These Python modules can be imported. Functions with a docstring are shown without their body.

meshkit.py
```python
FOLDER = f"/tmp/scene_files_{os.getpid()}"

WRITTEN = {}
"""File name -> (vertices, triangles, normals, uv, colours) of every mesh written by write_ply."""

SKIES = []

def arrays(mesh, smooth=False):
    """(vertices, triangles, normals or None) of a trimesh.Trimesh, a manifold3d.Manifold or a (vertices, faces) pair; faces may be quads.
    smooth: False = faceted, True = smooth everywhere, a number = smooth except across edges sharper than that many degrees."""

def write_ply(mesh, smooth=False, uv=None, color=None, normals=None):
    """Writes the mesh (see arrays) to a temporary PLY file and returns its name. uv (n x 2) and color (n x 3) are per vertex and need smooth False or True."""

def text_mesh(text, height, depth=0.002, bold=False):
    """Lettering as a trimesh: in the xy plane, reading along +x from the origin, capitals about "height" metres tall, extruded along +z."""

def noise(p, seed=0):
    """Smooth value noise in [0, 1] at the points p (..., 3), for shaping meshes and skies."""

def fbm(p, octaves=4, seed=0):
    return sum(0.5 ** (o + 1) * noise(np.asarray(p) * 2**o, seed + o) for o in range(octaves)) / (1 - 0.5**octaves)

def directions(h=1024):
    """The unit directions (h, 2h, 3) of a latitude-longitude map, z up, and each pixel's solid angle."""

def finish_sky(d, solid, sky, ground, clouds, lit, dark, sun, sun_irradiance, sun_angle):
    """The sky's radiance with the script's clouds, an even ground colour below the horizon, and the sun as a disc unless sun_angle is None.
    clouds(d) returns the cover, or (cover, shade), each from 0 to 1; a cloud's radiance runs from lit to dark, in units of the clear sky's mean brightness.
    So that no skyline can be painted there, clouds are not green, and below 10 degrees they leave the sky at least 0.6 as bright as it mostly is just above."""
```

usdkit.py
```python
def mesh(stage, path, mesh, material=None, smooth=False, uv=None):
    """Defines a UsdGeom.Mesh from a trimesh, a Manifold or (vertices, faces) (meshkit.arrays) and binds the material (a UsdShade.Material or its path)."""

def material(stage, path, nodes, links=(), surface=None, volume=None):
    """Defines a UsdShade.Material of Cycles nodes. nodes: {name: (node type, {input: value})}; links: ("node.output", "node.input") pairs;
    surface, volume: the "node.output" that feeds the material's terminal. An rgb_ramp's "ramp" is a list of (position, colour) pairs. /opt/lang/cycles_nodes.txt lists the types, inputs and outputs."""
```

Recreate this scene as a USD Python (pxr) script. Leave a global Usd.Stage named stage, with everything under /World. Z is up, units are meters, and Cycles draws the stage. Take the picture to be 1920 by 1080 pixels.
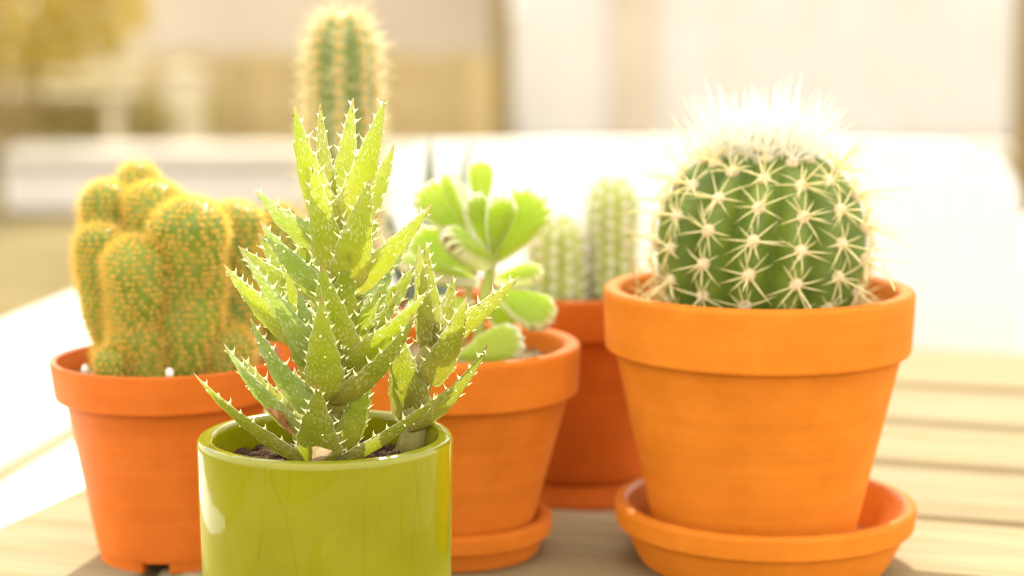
import math
import numpy as np
import trimesh
import usdkit
from meshkit import fbm
from pxr import Usd, UsdGeom, UsdLux, UsdShade, Sdf, Gf, Vt

stage = Usd.Stage.CreateInMemory()
UsdGeom.SetStageUpAxis(stage, "Z")
UsdGeom.SetStageMetersPerUnit(stage, 1.0)
UsdGeom.Xform.Define(stage, "/World")
UsdGeom.Scope.Define(stage, "/World/Looks")

# ------------------------------------------------------------------ camera, sky, sun, exposure
TABLE = 0.75                      # height of the table top
EYE = np.array([0.0, 0.0, TABLE + 0.25])
FPX = 3700.0                      # focal length in pixels of the 1920 px wide photograph
PITCH = math.atan2(555.0, FPX)
EXPOSURE = 1.0
SUN_AZ, SUN_EL = math.radians(4), math.radians(38)
SUN_I, SKY_S = 0.95, 0.15

cam = UsdGeom.Camera.Define(stage, "/World/camera")
cam.AddTranslateOp().Set(Gf.Vec3d(*map(float, EYE)))
cam.AddRotateXOp().Set(90 - math.degrees(PITCH))
cam.CreateHorizontalApertureAttr(36.0)
cam.CreateVerticalApertureAttr(20.25)
cam.CreateFocalLengthAttr(36.0 * FPX / 1920)
cam.CreateFStopAttr(5.5)
cam.CreateFocusDistanceAttr(0.732)
cam.CreateClippingRangeAttr(Gf.Vec2f(0.05, 1000))
cam.CreateExposureAttr(EXPOSURE)

usdkit.material(stage, "/World/Looks/sky_look", {
    "sky": ("sky_texture", {"sky_type": "single_scattering", "sun_disc": False, "sun_elevation": SUN_EL, "sun_rotation": SUN_AZ,
                            "aerosol_density": 2.0, "ozone_density": 1.0, "altitude": 100.0}),
    "tc": ("texture_coordinate", {}),
    "mp": ("mapping", {"scale": (1.0, 1.0, 2.2)}),
    "n": ("noise_texture", {"scale": 1.6, "detail": 5.0, "roughness": 0.55}),
    "cover": ("rgb_ramp", {"ramp": [(0.30, (0.72, 0.72, 0.72)), (0.62, (1, 1, 1))]}),
    "mixed": ("mix_color", {"b": (8.1, 7.7, 7.1), "use_clamp": False}),
    "bg": ("background_shader", {"strength": SKY_S})},
    [("tc.generated", "mp.vector"), ("mp.vector", "n.vector"), ("n.fac", "cover.fac"), ("cover.color", "mixed.fac"), ("sky.color", "mixed.a"), ("mixed.result", "bg.color")],
    surface="bg.background")
dome = UsdLux.DomeLight.Define(stage, "/World/sky")
UsdShade.MaterialBindingAPI.Apply(dome.GetPrim()).Bind(UsdShade.Material.Get(stage, "/World/Looks/sky_look"))
sun = UsdLux.DistantLight.Define(stage, "/World/sun")
sun.AddRotateZOp().Set(-math.degrees(SUN_AZ))
sun.AddRotateXOp().Set(-(90 - math.degrees(SUN_EL)))
sun.CreateIntensityAttr(SUN_I)
sun.CreateAngleAttr(0.6)
sun.CreateColorAttr(Gf.Vec3f(1.0, 0.92, 0.76))
sun.GetPrim().CreateAttribute("inputs:normalize", Sdf.ValueTypeNames.Bool).Set(True)

# ------------------------------------------------------------------ pixels to places
FWD = np.array([0, math.cos(PITCH), -math.sin(PITCH)])
UPV = np.array([0, math.sin(PITCH), math.cos(PITCH)])


def ray(x, y):
    return FWD + np.array([1.0, 0, 0]) * (x - 960) / FPX + UPV * (540 - y) / FPX


def at(x, y, Y):                  # the point at distance Y (world y) seen at a pixel
    d = ray(x, y)
    return EYE + d * Y / d[1]


def on(x, y, z=TABLE):            # the point of the level z seen at a pixel
    d = ray(x, y)
    return EYE + d * (z - EYE[2]) / d[2]


# ------------------------------------------------------------------ helpers
_taken = {}


def numbered(parent, name):
    n = _taken.get((parent, name), 0)
    _taken[(parent, name)] = n + 1
    return name if n == 0 else f"{name}_{n:03d}"


def tag(p, label=None, cat=None, group=None, kind=None):
    p = p.GetPrim() if hasattr(p, "GetPrim") else p
    for k, v in (("label", label), ("category", cat), ("group", group), ("kind", kind)):
        if v:
            p.SetCustomDataByKey(k, v)
    return p


def thing(name, loc, label=None, cat=None, group=None, rz=0, kind=None):
    x = UsdGeom.Xform.Define(stage, "/World/" + numbered("/World", name))
    x.AddTranslateOp().Set(Gf.Vec3d(*map(float, loc)))
    if rz:
        x.AddRotateZOp().Set(rz)
    return tag(x, label, cat, group, kind)


def obj(name, mesh, mat, parent=None, smooth=False, uv=None, var=None):
    """One Mesh. Vertices are given in the parent's frame. var: {name: per-vertex floats}."""
    base = "/World" if parent is None else str(parent.GetPath())
    m = usdkit.mesh(stage, base + "/" + numbered(base, name), mesh, "/World/Looks/" + mat, smooth=smooth, uv=uv)
    for k, a in (var or {}).items():
        UsdGeom.PrimvarsAPI(m).CreatePrimvar(k, Sdf.ValueTypeNames.FloatArray, "vertex").Set(Vt.FloatArray.FromNumpy(np.asarray(a, np.float32)))
    return m.GetPrim()


def nrm(v):
    v = np.asarray(v, float)
    return v / np.maximum(np.linalg.norm(v, axis=-1, keepdims=True), 1e-12)


def join(meshes):
    vs, fs, n = [], [], 0
    for v, f in meshes:
        vs.append(v)
        fs.append(np.asarray(f) + n)
        n += len(v)
    return np.vstack(vs), np.vstack(fs)


def lathe(profile, segs=96, a0=0.0, a1=2 * math.pi, wob=None):
    """Revolves a closed or axis-to-axis (r, z) outline. The outline goes up the outside and down the inside."""
    p = np.asarray(profile, float)
    full = abs(a1 - a0 - 2 * math.pi) < 1e-6
    n = segs if full else segs + 1
    th = a0 + (a1 - a0) * np.arange(n) / segs
    r, z = p[:, 0], p[:, 1]
    v = np.stack([np.cos(th)[:, None] * r, np.sin(th)[:, None] * r, np.broadcast_to(z, (n, len(p)))], -1).reshape(-1, 3)
    f, k = [], len(p)
    closed = r[0] > 1e-9 or r[-1] > 1e-9
    i = np.arange(segs)
    for j in range(k if closed else k - 1):
        j2 = (j + 1) % k
        a, b = i * k + j, ((i + 1) % n) * k + j
        c, d = ((i + 1) % n) * k + j2, i * k + j2
        f += [np.stack([a, b, c], 1), np.stack([a, c, d], 1)]
    f = np.vstack(f)
    if not full:
        cap = trimesh.creation.triangulate_polygon(__import__("shapely").Polygon(p), engine="earcut")
        lookup = {tuple(np.round(q, 9)): i for i, q in enumerate(p)}
        cf = np.array([[lookup[tuple(np.round(cap[0][i], 9))] for i in t] for t in cap[1]])
        f = np.vstack([f, cf, cf[:, ::-1] + (n - 1) * k])
    if wob is not None:
        v = wob(v)
    return v, f


def rounded(pts, rad, steps=5):
    """Rounds the corners of a (r, z) outline; rad per point (0 keeps the corner)."""
    pts = np.asarray(pts, float)
    out = []
    for i, p in enumerate(pts):
        a, b = pts[i - 1], pts[(i + 1) % len(pts)]
        r = rad[i] if np.ndim(rad) else rad
        if r <= 0 or p[0] < 1e-9:
            out.append(p)
            continue
        da, db = np.linalg.norm(a - p), np.linalg.norm(b - p)
        q = min(r, da * 0.48, db * 0.48)
        s, e = p + (a - p) / da * q, p + (b - p) / db * q
        for t in np.linspace(0, 1, steps):
            out.append((1 - t) ** 2 * s + 2 * t * (1 - t) * p + t * t * e)
    return np.array(out)


def box(lo, hi, bevel=0.0):
    lo, hi = np.asarray(lo, float), np.asarray(hi, float)
    if bevel <= 0:
        m = trimesh.creation.box(bounds=[lo, hi])
        return np.array(m.vertices), np.array(m.faces)
    pts = []
    for s in np.ndindex(2, 2, 2):
        c = np.where(np.array(s) == 0, lo, hi)
        d = np.where(np.array(s) == 0, 1, -1) * bevel
        pts += [c + d * [0, 1, 1], c + d * [1, 0, 1], c + d * [1, 1, 0]]
    h = trimesh.convex.convex_hull(np.array(pts))
    return np.array(h.vertices), np.array(h.faces)


def place(mesh, rz=0.0, move=(0, 0, 0)):
    v, f = mesh
    c, s = math.cos(rz), math.sin(rz)
    return v @ np.array([[c, -s, 0], [s, c, 0], [0, 0, 1]]).T + np.asarray(move, float), f


def tube(path, radii, sides=10):
    P = np.asarray(path, float)
    R = np.broadcast_to(np.asarray(radii, float), (len(P),))
    T = nrm(np.gradient(P, axis=0))
    a = np.array([0.31, 0.91, 0.17])
    U = nrm(a - (T @ a)[:, None] * T)
    W = np.cross(T, U)
    th = np.arange(sides) * 2 * math.pi / sides
    v = (P[:, None] + R[:, None, None] * (np.cos(th)[None, :, None] * U[:, None] + np.sin(th)[None, :, None] * W[:, None])).reshape(-1, 3)
    v = np.vstack([v, P[0], P[-1]])
    f = []
    for i in range(len(P) - 1):
        for j in range(sides):
            j2 = (j + 1) % sides
            a_, b_, c_, d_ = i * sides + j, i * sides + j2, (i + 1) * sides + j2, (i + 1) * sides + j
            f += [[a_, b_, c_], [a_, c_, d_]]
    e, m = len(P) * sides, (len(P) - 1) * sides
    for j in range(sides):
        j2 = (j + 1) % sides
        f += [[e, j2, j], [e + 1, m + j, m + j2]]
    return v, np.array(f)


def spikes(P, D, L, R, bend=None, sides=3, mid=True, flat=1.0):
    """Many tapered needles as one mesh: bases P, directions D, lengths L, base radii R; bend moves the tips."""
    P, D = np.atleast_2d(P), nrm(np.atleast_2d(D))
    n = len(P)
    L, R = np.broadcast_to(L, (n,)).astype(float), np.broadcast_to(R, (n,)).astype(float)
    a = np.where(np.abs(D[:, 2:3]) < 0.9, np.array([[0, 0, 1.0]]), np.array([[1.0, 0, 0]]))
    U = nrm(np.cross(D, a))
    W = np.cross(D, U) * flat
    th = np.arange(sides) * 2 * math.pi / sides
    ring = (np.cos(th)[None, :, None] * U[:, None] + np.sin(th)[None, :, None] * W[:, None])
    bend = np.zeros((n, 3)) if bend is None else bend
    levels = [(0, 1.0), (0.5, 0.72)] if mid else [(0, 1.0)]
    rows = [P[:, None] + D[:, None] * (L * t)[:, None, None] + bend[:, None] * t * t + ring * (R * s)[:, None, None] for t, s in levels]
    tip = (P + D * L[:, None] + bend)[:, None]
    v = np.concatenate(rows + [tip], 1)
    k = v.shape[1]
    f = []
    for r in range(len(rows) - 1):
        for j in range(sides):
            j2 = (j + 1) % sides
            f += [[r * sides + j, r * sides + j2, (r + 1) * sides + j2], [r * sides + j, (r + 1) * sides + j2, (r + 1) * sides + j]]
    b = (len(rows) - 1) * sides
    f += [[b + j, b + (j + 1) % sides, k - 1] for j in range(sides)]
    return v.reshape(-1, 3), (np.array(f)[None] + (np.arange(n) * k)[:, None, None]).reshape(-1, 3)


def blob(center, radii, sub=1):
    m = trimesh.creation.icosphere(subdivisions=sub)
    return np.array(m.vertices) * radii + center, np.array(m.faces)


# ------------------------------------------------------------------ materials
def mat(name, nodes, links, surface="p.BSDF"):
    return usdkit.material(stage, "/World/Looks/" + name, nodes, links, surface=surface)


def speckled(name, dark, light, rough=0.7, scale=90.0, stretch=(1, 1, 1), bump=0.0004, spec=0.5, extra=None, fine=900.0, lo=0.35, hi=0.68, rvar=0.0):
    p = {"roughness": rough, "specular_ior_level": spec}
    p.update(extra or {})
    mat(name, {
        "tc": ("texture_coordinate", {}), "mp": ("mapping", {"scale": stretch}),
        "n": ("noise_texture", {"scale": scale, "detail": 6.0, "roughness": 0.6}),
        "n2": ("noise_texture", {"scale": fine, "detail": 3.0}),
        "r": ("rgb_ramp", {"ramp": [(lo, dark), (hi, light)]}),
        "m": ("math", {"math_type": "multiply_add", "value2": 0.6}),
        "b": ("bump", {"strength": 0.6, "distance": bump}),
        "p": ("principled_bsdf", p)},
        [("tc.object", "mp.vector"), ("mp.vector", "n.vector"), ("tc.object", "n2.vector"), ("n.fac", "r.fac"), ("r.color", "p.base_color"),
         ("n.fac", "m.value1"), ("n2.fac", "m.value3"), ("m.value", "b.height"), ("b.normal", "p.normal")])


def terracotta(name, a, b, chalk):
    """Fired clay: turning lines round the pot, mottling, a few chalky specks."""
    mat(name, {
        "tc": ("texture_coordinate", {}), "mp": ("mapping", {"scale": (6, 6, 260)}),
        "n": ("noise_texture", {"scale": 1.0, "detail": 4.0}),
        "n2": ("noise_texture", {"scale": 38.0, "detail": 6.0, "roughness": 0.65}),
        "n3": ("noise_texture", {"scale": 1400.0, "detail": 2.0}),
        "v": ("voronoi_texture", {"scale": 130.0}),
        "vr": ("rgb_ramp", {"ramp": [(0.0, (1, 1, 1)), (0.05, (0.5, 0.5, 0.5)), (0.09, (0, 0, 0))]}),
        "mask": ("rgb_ramp", {"ramp": [(0.56, (0, 0, 0)), (0.66, (0.75, 0.75, 0.75))]}),
        "mm": ("mix_color", {"blend_type": "multiply", "fac": 1.0}),
        "r": ("rgb_ramp", {"ramp": [(0.32, a), (0.7, b)]}),
        "ln": ("rgb_ramp", {"ramp": [(0.35, (0.93, 0.92, 0.90)), (0.6, (1, 1, 1))]}),
        "c": ("mix_color", {"blend_type": "multiply", "fac": 1.0}),
        "c2": ("mix_color", {"b": chalk}),
        "h": ("math", {"math_type": "multiply_add", "value2": 0.6}),
        "bp": ("bump", {"strength": 0.55, "distance": 0.00035}),
        "p": ("principled_bsdf", {"roughness": 0.75, "specular_ior_level": 0.12, "diffuse_roughness": 0.4})},
        [("tc.object", "mp.vector"), ("mp.vector", "n.vector"), ("tc.object", "n2.vector"), ("tc.object", "n3.vector"), ("tc.object", "v.vector"),
         ("n2.fac", "r.fac"), ("n.fac", "ln.fac"), ("r.color", "c.a"), ("ln.color", "c.b"), ("v.distance", "vr.fac"), ("n2.fac", "mask.fac"),
         ("vr.color", "mm.a"), ("mask.color", "mm.b"), ("mm.result", "c2.fac"), ("c.result", "c2.a"), ("c2.result", "p.base_color"),
         ("n.fac", "h.value1"), ("n3.fac", "h.value3"), ("h.value", "bp.height"), ("bp.normal", "p.normal")])


terracotta("terracotta", (0.56, 0.165, 0.010), (0.66, 0.205, 0.017), (0.72, 0.42, 0.18))
terracotta("terracotta_dark", (0.53, 0.140, 0.010), (0.63, 0.175, 0.017), (0.68, 0.38, 0.18))
terracotta("terracotta_shaded", (0.40, 0.090, 0.006), (0.49, 0.118, 0.010), (0.55, 0.28, 0.12))  # clay darkened: the shade among the back pots is put into its colour
terracotta("terracotta_glazed", (0.50, 0.13, 0.015), (0.60, 0.17, 0.02), (0.75, 0.5, 0.3))
_s = UsdShade.Shader.Get(stage, "/World/Looks/terracotta_glazed/p")
_s.GetInput("roughness").Set(0.32)
_s.GetInput("specular_ior_level").Set(0.5)
terracotta("red_plastic", (0.56, 0.125, 0.010), (0.64, 0.160, 0.018), (0.80, 0.42, 0.22))
_s = UsdShade.Shader.Get(stage, "/World/Looks/red_plastic/p")
_s.GetInput("roughness").Set(0.45)
_s.GetInput("specular_ior_level").Set(0.25)
mat("green_glaze", {
    "tc": ("texture_coordinate", {}), "mp": ("mapping", {"scale": (26, 26, 3.5)}),
    "w": ("noise_texture", {"scale": 3.0, "detail": 3.0}),
    "ad": ("vector_math", {"math_type": "multiply_add", "vector2": (0.22, 0.22, 0.22)}),
    "v": ("voronoi_texture", {"feature": "distance_to_edge", "scale": 1.0}),
    "vr": ("rgb_ramp", {"ramp": [(0.0, (0.62, 0.60, 0.5)), (0.007, (1, 1, 1))]}),
    "n": ("noise_texture", {"scale": 26.0, "detail": 4.0}),
    "r": ("rgb_ramp", {"ramp": [(0.3, (0.155, 0.15, 0.001)), (0.7, (0.195, 0.185, 0.0015))]}),
    "d": ("voronoi_texture", {"scale": 260.0}),
    "dr": ("rgb_ramp", {"ramp": [(0.0, (1, 1, 1)), (0.035, (1, 1, 1)), (0.06, (0, 0, 0))]}),
    "dm": ("rgb_ramp", {"ramp": [(0.55, (0, 0, 0)), (0.62, (0.5, 0.5, 0.5))]}),
    "dd": ("mix_color", {"blend_type": "multiply", "fac": 1.0}),
    "c": ("mix_color", {"blend_type": "multiply", "fac": 0.35}),
    "c2": ("mix_color", {"b": (0.62, 0.6, 0.3)}),
    "bn": ("noise_texture", {"scale": 55.0, "detail": 2.0}),
    "bp": ("bump", {"strength": 0.35, "distance": 0.0006}),
    "p": ("principled_bsdf", {"roughness": 0.2, "specular_ior_level": 0.1, "coat_weight": 0.9, "coat_ior": 1.5, "coat_roughness": 0.025, "subsurface_weight": 0.0})},
    [("tc.object", "mp.vector"), ("tc.object", "n.vector"), ("tc.object", "bn.vector"), ("tc.object", "d.vector"), ("mp.vector", "w.vector"),
     ("w.color", "ad.vector1"), ("mp.vector", "ad.vector3"), ("ad.vector", "v.vector"), ("v.distance", "vr.fac"), ("n.fac", "r.fac"),
     ("r.color", "c.a"), ("vr.color", "c.b"), ("d.distance", "dr.fac"), ("n.fac", "dm.fac"), ("dr.color", "dd.a"), ("dm.color", "dd.b"),
     ("dd.result", "c2.fac"), ("c.result", "c2.a"), ("c2.result", "p.base_color"), ("bn.fac", "bp.height"), ("bp.normal", "p.coat_normal")])
speckled("potting_soil", (0.030, 0.014, 0.006), (0.12, 0.062, 0.026), rough=0.95, scale=420, bump=0.0012, fine=1500, spec=0.2)
speckled("dry_soil", (0.12, 0.08, 0.035), (0.36, 0.27, 0.15), rough=0.95, scale=380, bump=0.0012, fine=1400, spec=0.2)
speckled("bark_chip", (0.40, 0.26, 0.10), (0.62, 0.46, 0.24), rough=0.85, scale=260, bump=0.0006)
speckled("dry_leaf", (0.22, 0.08, 0.02), (0.55, 0.28, 0.09), rough=0.7, scale=200, bump=0.0004)
speckled("white_grit", (0.6, 0.56, 0.45), (0.82, 0.8, 0.72), rough=0.8, scale=200)


def aloe_look(name, dark, light, spot, fade):
    """Waxy leaf: green, pale oblong spots in the leaf's own lengthwise coordinates, paler foot, brown tip, pale margin."""
    mat(name, {
        "uv": ("uvmap", {"attribute": "st"}), "tc": ("texture_coordinate", {}),
        "mp": ("mapping", {"scale": (620, 340, 1)}),
        "v": ("voronoi_texture", {"dimensions": "2D", "scale": 1.0, "randomness": 0.85}),
        "n": ("noise_texture", {"scale": 120.0, "detail": 3.0}),
        "big": ("noise_texture", {"scale": 32.0, "detail": 3.0}),
        "sz": ("map_range", {"from_min": 0.3, "from_max": 0.7, "to_min": 0.05, "to_max": 0.40, "clamp": True}),
        "df": ("math", {"math_type": "subtract"}),
        "sp": ("map_range", {"from_min": -0.03, "from_max": 0.07, "to_min": 0.0, "to_max": 1.0, "clamp": True}),
        "r": ("rgb_ramp", {"ramp": [(0.3, dark), (0.7, light)]}),
        "al": ("attribute", {"attribute": "along"}), "ed": ("attribute", {"attribute": "edge"}),
        "foot": ("map_range", {"from_min": 0.0, "from_max": 0.5, "to_min": 1.5, "to_max": 0.0, "clamp": True}),
        "fn": ("math", {"math_type": "multiply"}),
        "tip": ("map_range", {"from_min": 0.925, "from_max": 1.0, "to_min": 0.0, "to_max": 0.85, "clamp": True}),
        "c0": ("mix_color", {"b": fade}),
        "c1": ("mix_color", {"b": spot}), "c2": ("mix_color", {"b": (0.50, 0.17, 0.035)}), "c3": ("mix_color", {"b": (0.80, 0.80, 0.42)}),
        "em": ("math", {"math_type": "multiply", "value2": 0.8}),
        "spf": ("math", {"math_type": "multiply", "value2": 0.74}),
        "bp": ("bump", {"strength": 0.5, "distance": 0.0006}),
        "p": ("principled_bsdf", {"roughness": 0.42, "specular_ior_level": 0.4, "subsurface_weight": 0.30, "subsurface_scale": 0.004, "subsurface_radius": (0.7, 1.0, 0.15)}),
        "tr": ("translucent_bsdf", {}), "mx": ("mix_closure", {"fac": 0.32})},
        [("uv.UV", "mp.vector"), ("mp.vector", "v.vector"), ("tc.object", "n.vector"), ("tc.object", "big.vector"), ("n.fac", "sz.value"),
         ("v.distance", "df.value2"), ("sz.result", "df.value1"), ("df.value", "sp.value"), ("big.fac", "r.fac"),
         ("al.fac", "foot.value"), ("foot.result", "fn.value1"), ("big.fac", "fn.value2"), ("fn.value", "c0.fac"), ("r.color", "c0.a"),
         ("sp.result", "spf.value1"), ("spf.value", "c1.fac"), ("c0.result", "c1.a"), ("al.fac", "tip.value"), ("tip.result", "c2.fac"), ("c1.result", "c2.a"),
         ("ed.fac", "em.value1"), ("em.value", "c3.fac"), ("c2.result", "c3.a"), ("c3.result", "p.base_color"), ("c3.result", "tr.color"),
         ("sp.result", "bp.height"), ("bp.normal", "p.normal"), ("p.BSDF", "mx.closure1"), ("tr.BSDF", "mx.closure2")], surface="mx.closure")


aloe_look("aloe_leaf", (0.24, 0.35, 0.012), (0.37, 0.45, 0.02), (0.58, 0.63, 0.20), (0.52, 0.42, 0.06))
aloe_look("aloe_leaf_olive", (0.18, 0.23, 0.012), (0.31, 0.34, 0.02), (0.54, 0.55, 0.18), (0.48, 0.34, 0.06))
aloe_look("aloe_leaf_cool", (0.20, 0.35, 0.04), (0.31, 0.45, 0.07), (0.60, 0.70, 0.36), (0.5, 0.48, 0.12))
mat("aloe_tooth", {"p": ("principled_bsdf", {"base_color": (0.74, 0.76, 0.36), "roughness": 0.4, "subsurface_weight": 0.2, "subsurface_scale": 0.001})}, [])
mat("pad_green", {
    "tc": ("texture_coordinate", {}), "n": ("noise_texture", {"scale": 45.0, "detail": 3.0}),
    "r": ("rgb_ramp", {"ramp": [(0.3, (0.22, 0.32, 0.010)), (0.7, (0.31, 0.41, 0.020))]}),
    "ed": ("attribute", {"attribute": "edge"}), "rd": ("attribute", {"attribute": "red"}),
    "ef": ("math", {"math_type": "multiply", "value2": 0.9}),
    "c1": ("mix_color", {"b": (0.85, 0.86, 0.62)}), "c2": ("mix_color", {"b": (0.16, 0.025, 0.012)}),
    "p": ("principled_bsdf", {"roughness": 0.6, "sheen_weight": 0.35, "sheen_roughness": 0.35, "sheen_tint": (1, 1, 0.85), "subsurface_weight": 0.35, "subsurface_scale": 0.006, "subsurface_radius": (0.7, 1, 0.2)}),
    "tr": ("translucent_bsdf", {}), "mx": ("mix_closure", {"fac": 0.2})},
    [("tc.object", "n.vector"), ("n.fac", "r.fac"), ("r.color", "c1.a"), ("ed.fac", "ef.value1"), ("ef.value", "c1.fac"), ("c1.result", "c2.a"), ("rd.fac", "c2.fac"),
     ("c2.result", "p.base_color"), ("c2.result", "tr.color"), ("p.BSDF", "mx.closure1"), ("tr.BSDF", "mx.closure2")], surface="mx.closure")


def fibre(name, col, trans=0.35, rough=0.5):
    mat(name, {"p": ("principled_bsdf", {"base_color": col, "roughness": rough}), "t": ("translucent_bsdf", {"color": col}), "mx": ("mix_closure", {"fac": trans})},
        [("p.BSDF", "mx.closure1"), ("t.BSDF", "mx.closure2")], surface="mx.closure")


fibre("pale_fuzz", (0.9, 0.92, 0.74), 0.5)
fibre("golden_spine", (0.97, 0.80, 0.26), 0.55)
fibre("cream_spine", (0.90, 0.82, 0.44), 0.35)
fibre("white_spine", (0.93, 0.91, 0.80), 0.45)
fibre("pale_straw_spine", (0.92, 0.84, 0.55), 0.45)
fibre("straw_spine", (0.88, 0.72, 0.36), 0.45)
fibre("cream_wool", (0.88, 0.72, 0.46), 0.2, 0.9)
fibre("white_wool", (0.9, 0.86, 0.7), 0.2, 0.9)
fibre("orange_wool", (0.88, 0.52, 0.08), 0.2, 0.9)
speckled("cactus_green", (0.075, 0.125, 0.008), (0.16, 0.215, 0.02), rough=0.5, scale=70, bump=0.0004, fine=500)
speckled("golden_cactus_green", (0.12, 0.175, 0.010), (0.20, 0.25, 0.018), rough=0.55, scale=70, bump=0.0003)
speckled("column_green", (0.16, 0.205, 0.045), (0.27, 0.32, 0.10), rough=0.5, scale=60, bump=0.0003)
speckled("small_cactus_green", (0.36, 0.44, 0.10), (0.52, 0.58, 0.20), rough=0.6, scale=90, bump=0.0003)
speckled("stem_brown", (0.34, 0.20, 0.06), (0.55, 0.40, 0.14), rough=0.7, scale=120, bump=0.0004)
speckled("stem_green", (0.28, 0.36, 0.05), (0.42, 0.48, 0.10), rough=0.6, scale=120, bump=0.0003)
speckled("aloe_stem", (0.16, 0.15, 0.03), (0.34, 0.29, 0.08), rough=0.6, scale=110, stretch=(1, 1, 0.25), bump=0.0005)
speckled("agave_grey", (0.13, 0.19, 0.12), (0.20, 0.26, 0.18), rough=0.55, scale=40)


def wood(name, a, b, rough=0.8):
    """Boards along the local x axis: long grain, darker pores; each board has its own tone."""
    mat(name, {
        "tc": ("texture_coordinate", {}), "oi": ("object_info", {}),
        "off": ("combine_xyz", {}), "k": ("math", {"math_type": "multiply", "value2": 37.0}),
        "ad": ("vector_math", {"math_type": "add"}),
        "mp": ("mapping", {"scale": (5, 70, 70)}), "mp2": ("mapping", {"scale": (14, 420, 420)}),
        "n": ("noise_texture", {"scale": 1.0, "detail": 6.0, "roughness": 0.6, "distortion": 0.6}),
        "n2": ("noise_texture", {"scale": 1.0, "detail": 4.0, "roughness": 0.7}),
        "r": ("rgb_ramp", {"ramp": [(0.3, a), (0.7, b)]}),
        "g": ("rgb_ramp", {"ramp": [(0.33, (0.72, 0.70, 0.66)), (0.5, (1, 1, 1))]}),
        "c": ("mix_color", {"blend_type": "multiply", "fac": 0.8}),
        "tone": ("map_range", {"from_min": 0.0, "from_max": 1.0, "to_min": 0.88, "to_max": 1.1}),
        "hs": ("hsv", {}),
        "h": ("math", {"math_type": "add"}),
        "bp": ("bump", {"strength": 0.5, "distance": 0.0007}),
        "p": ("principled_bsdf", {"roughness": rough, "specular_ior_level": 0.08})},
        [("oi.random", "k.value1"), ("k.value", "off.x"), ("k.value", "off.y"), ("tc.object", "ad.vector1"), ("off.vector", "ad.vector2"),
         ("ad.vector", "mp.vector"), ("ad.vector", "mp2.vector"), ("mp.vector", "n.vector"), ("mp2.vector", "n2.vector"), ("n.fac", "r.fac"), ("n2.fac", "g.fac"),
         ("r.color", "c.a"), ("g.color", "c.b"), ("oi.random", "tone.value"), ("tone.result", "hs.value"), ("c.result", "hs.color"), ("hs.color", "p.base_color"),
         ("n.fac", "h.value1"), ("n2.fac", "h.value2"), ("h.value", "bp.height"), ("bp.normal", "p.normal")])


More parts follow.
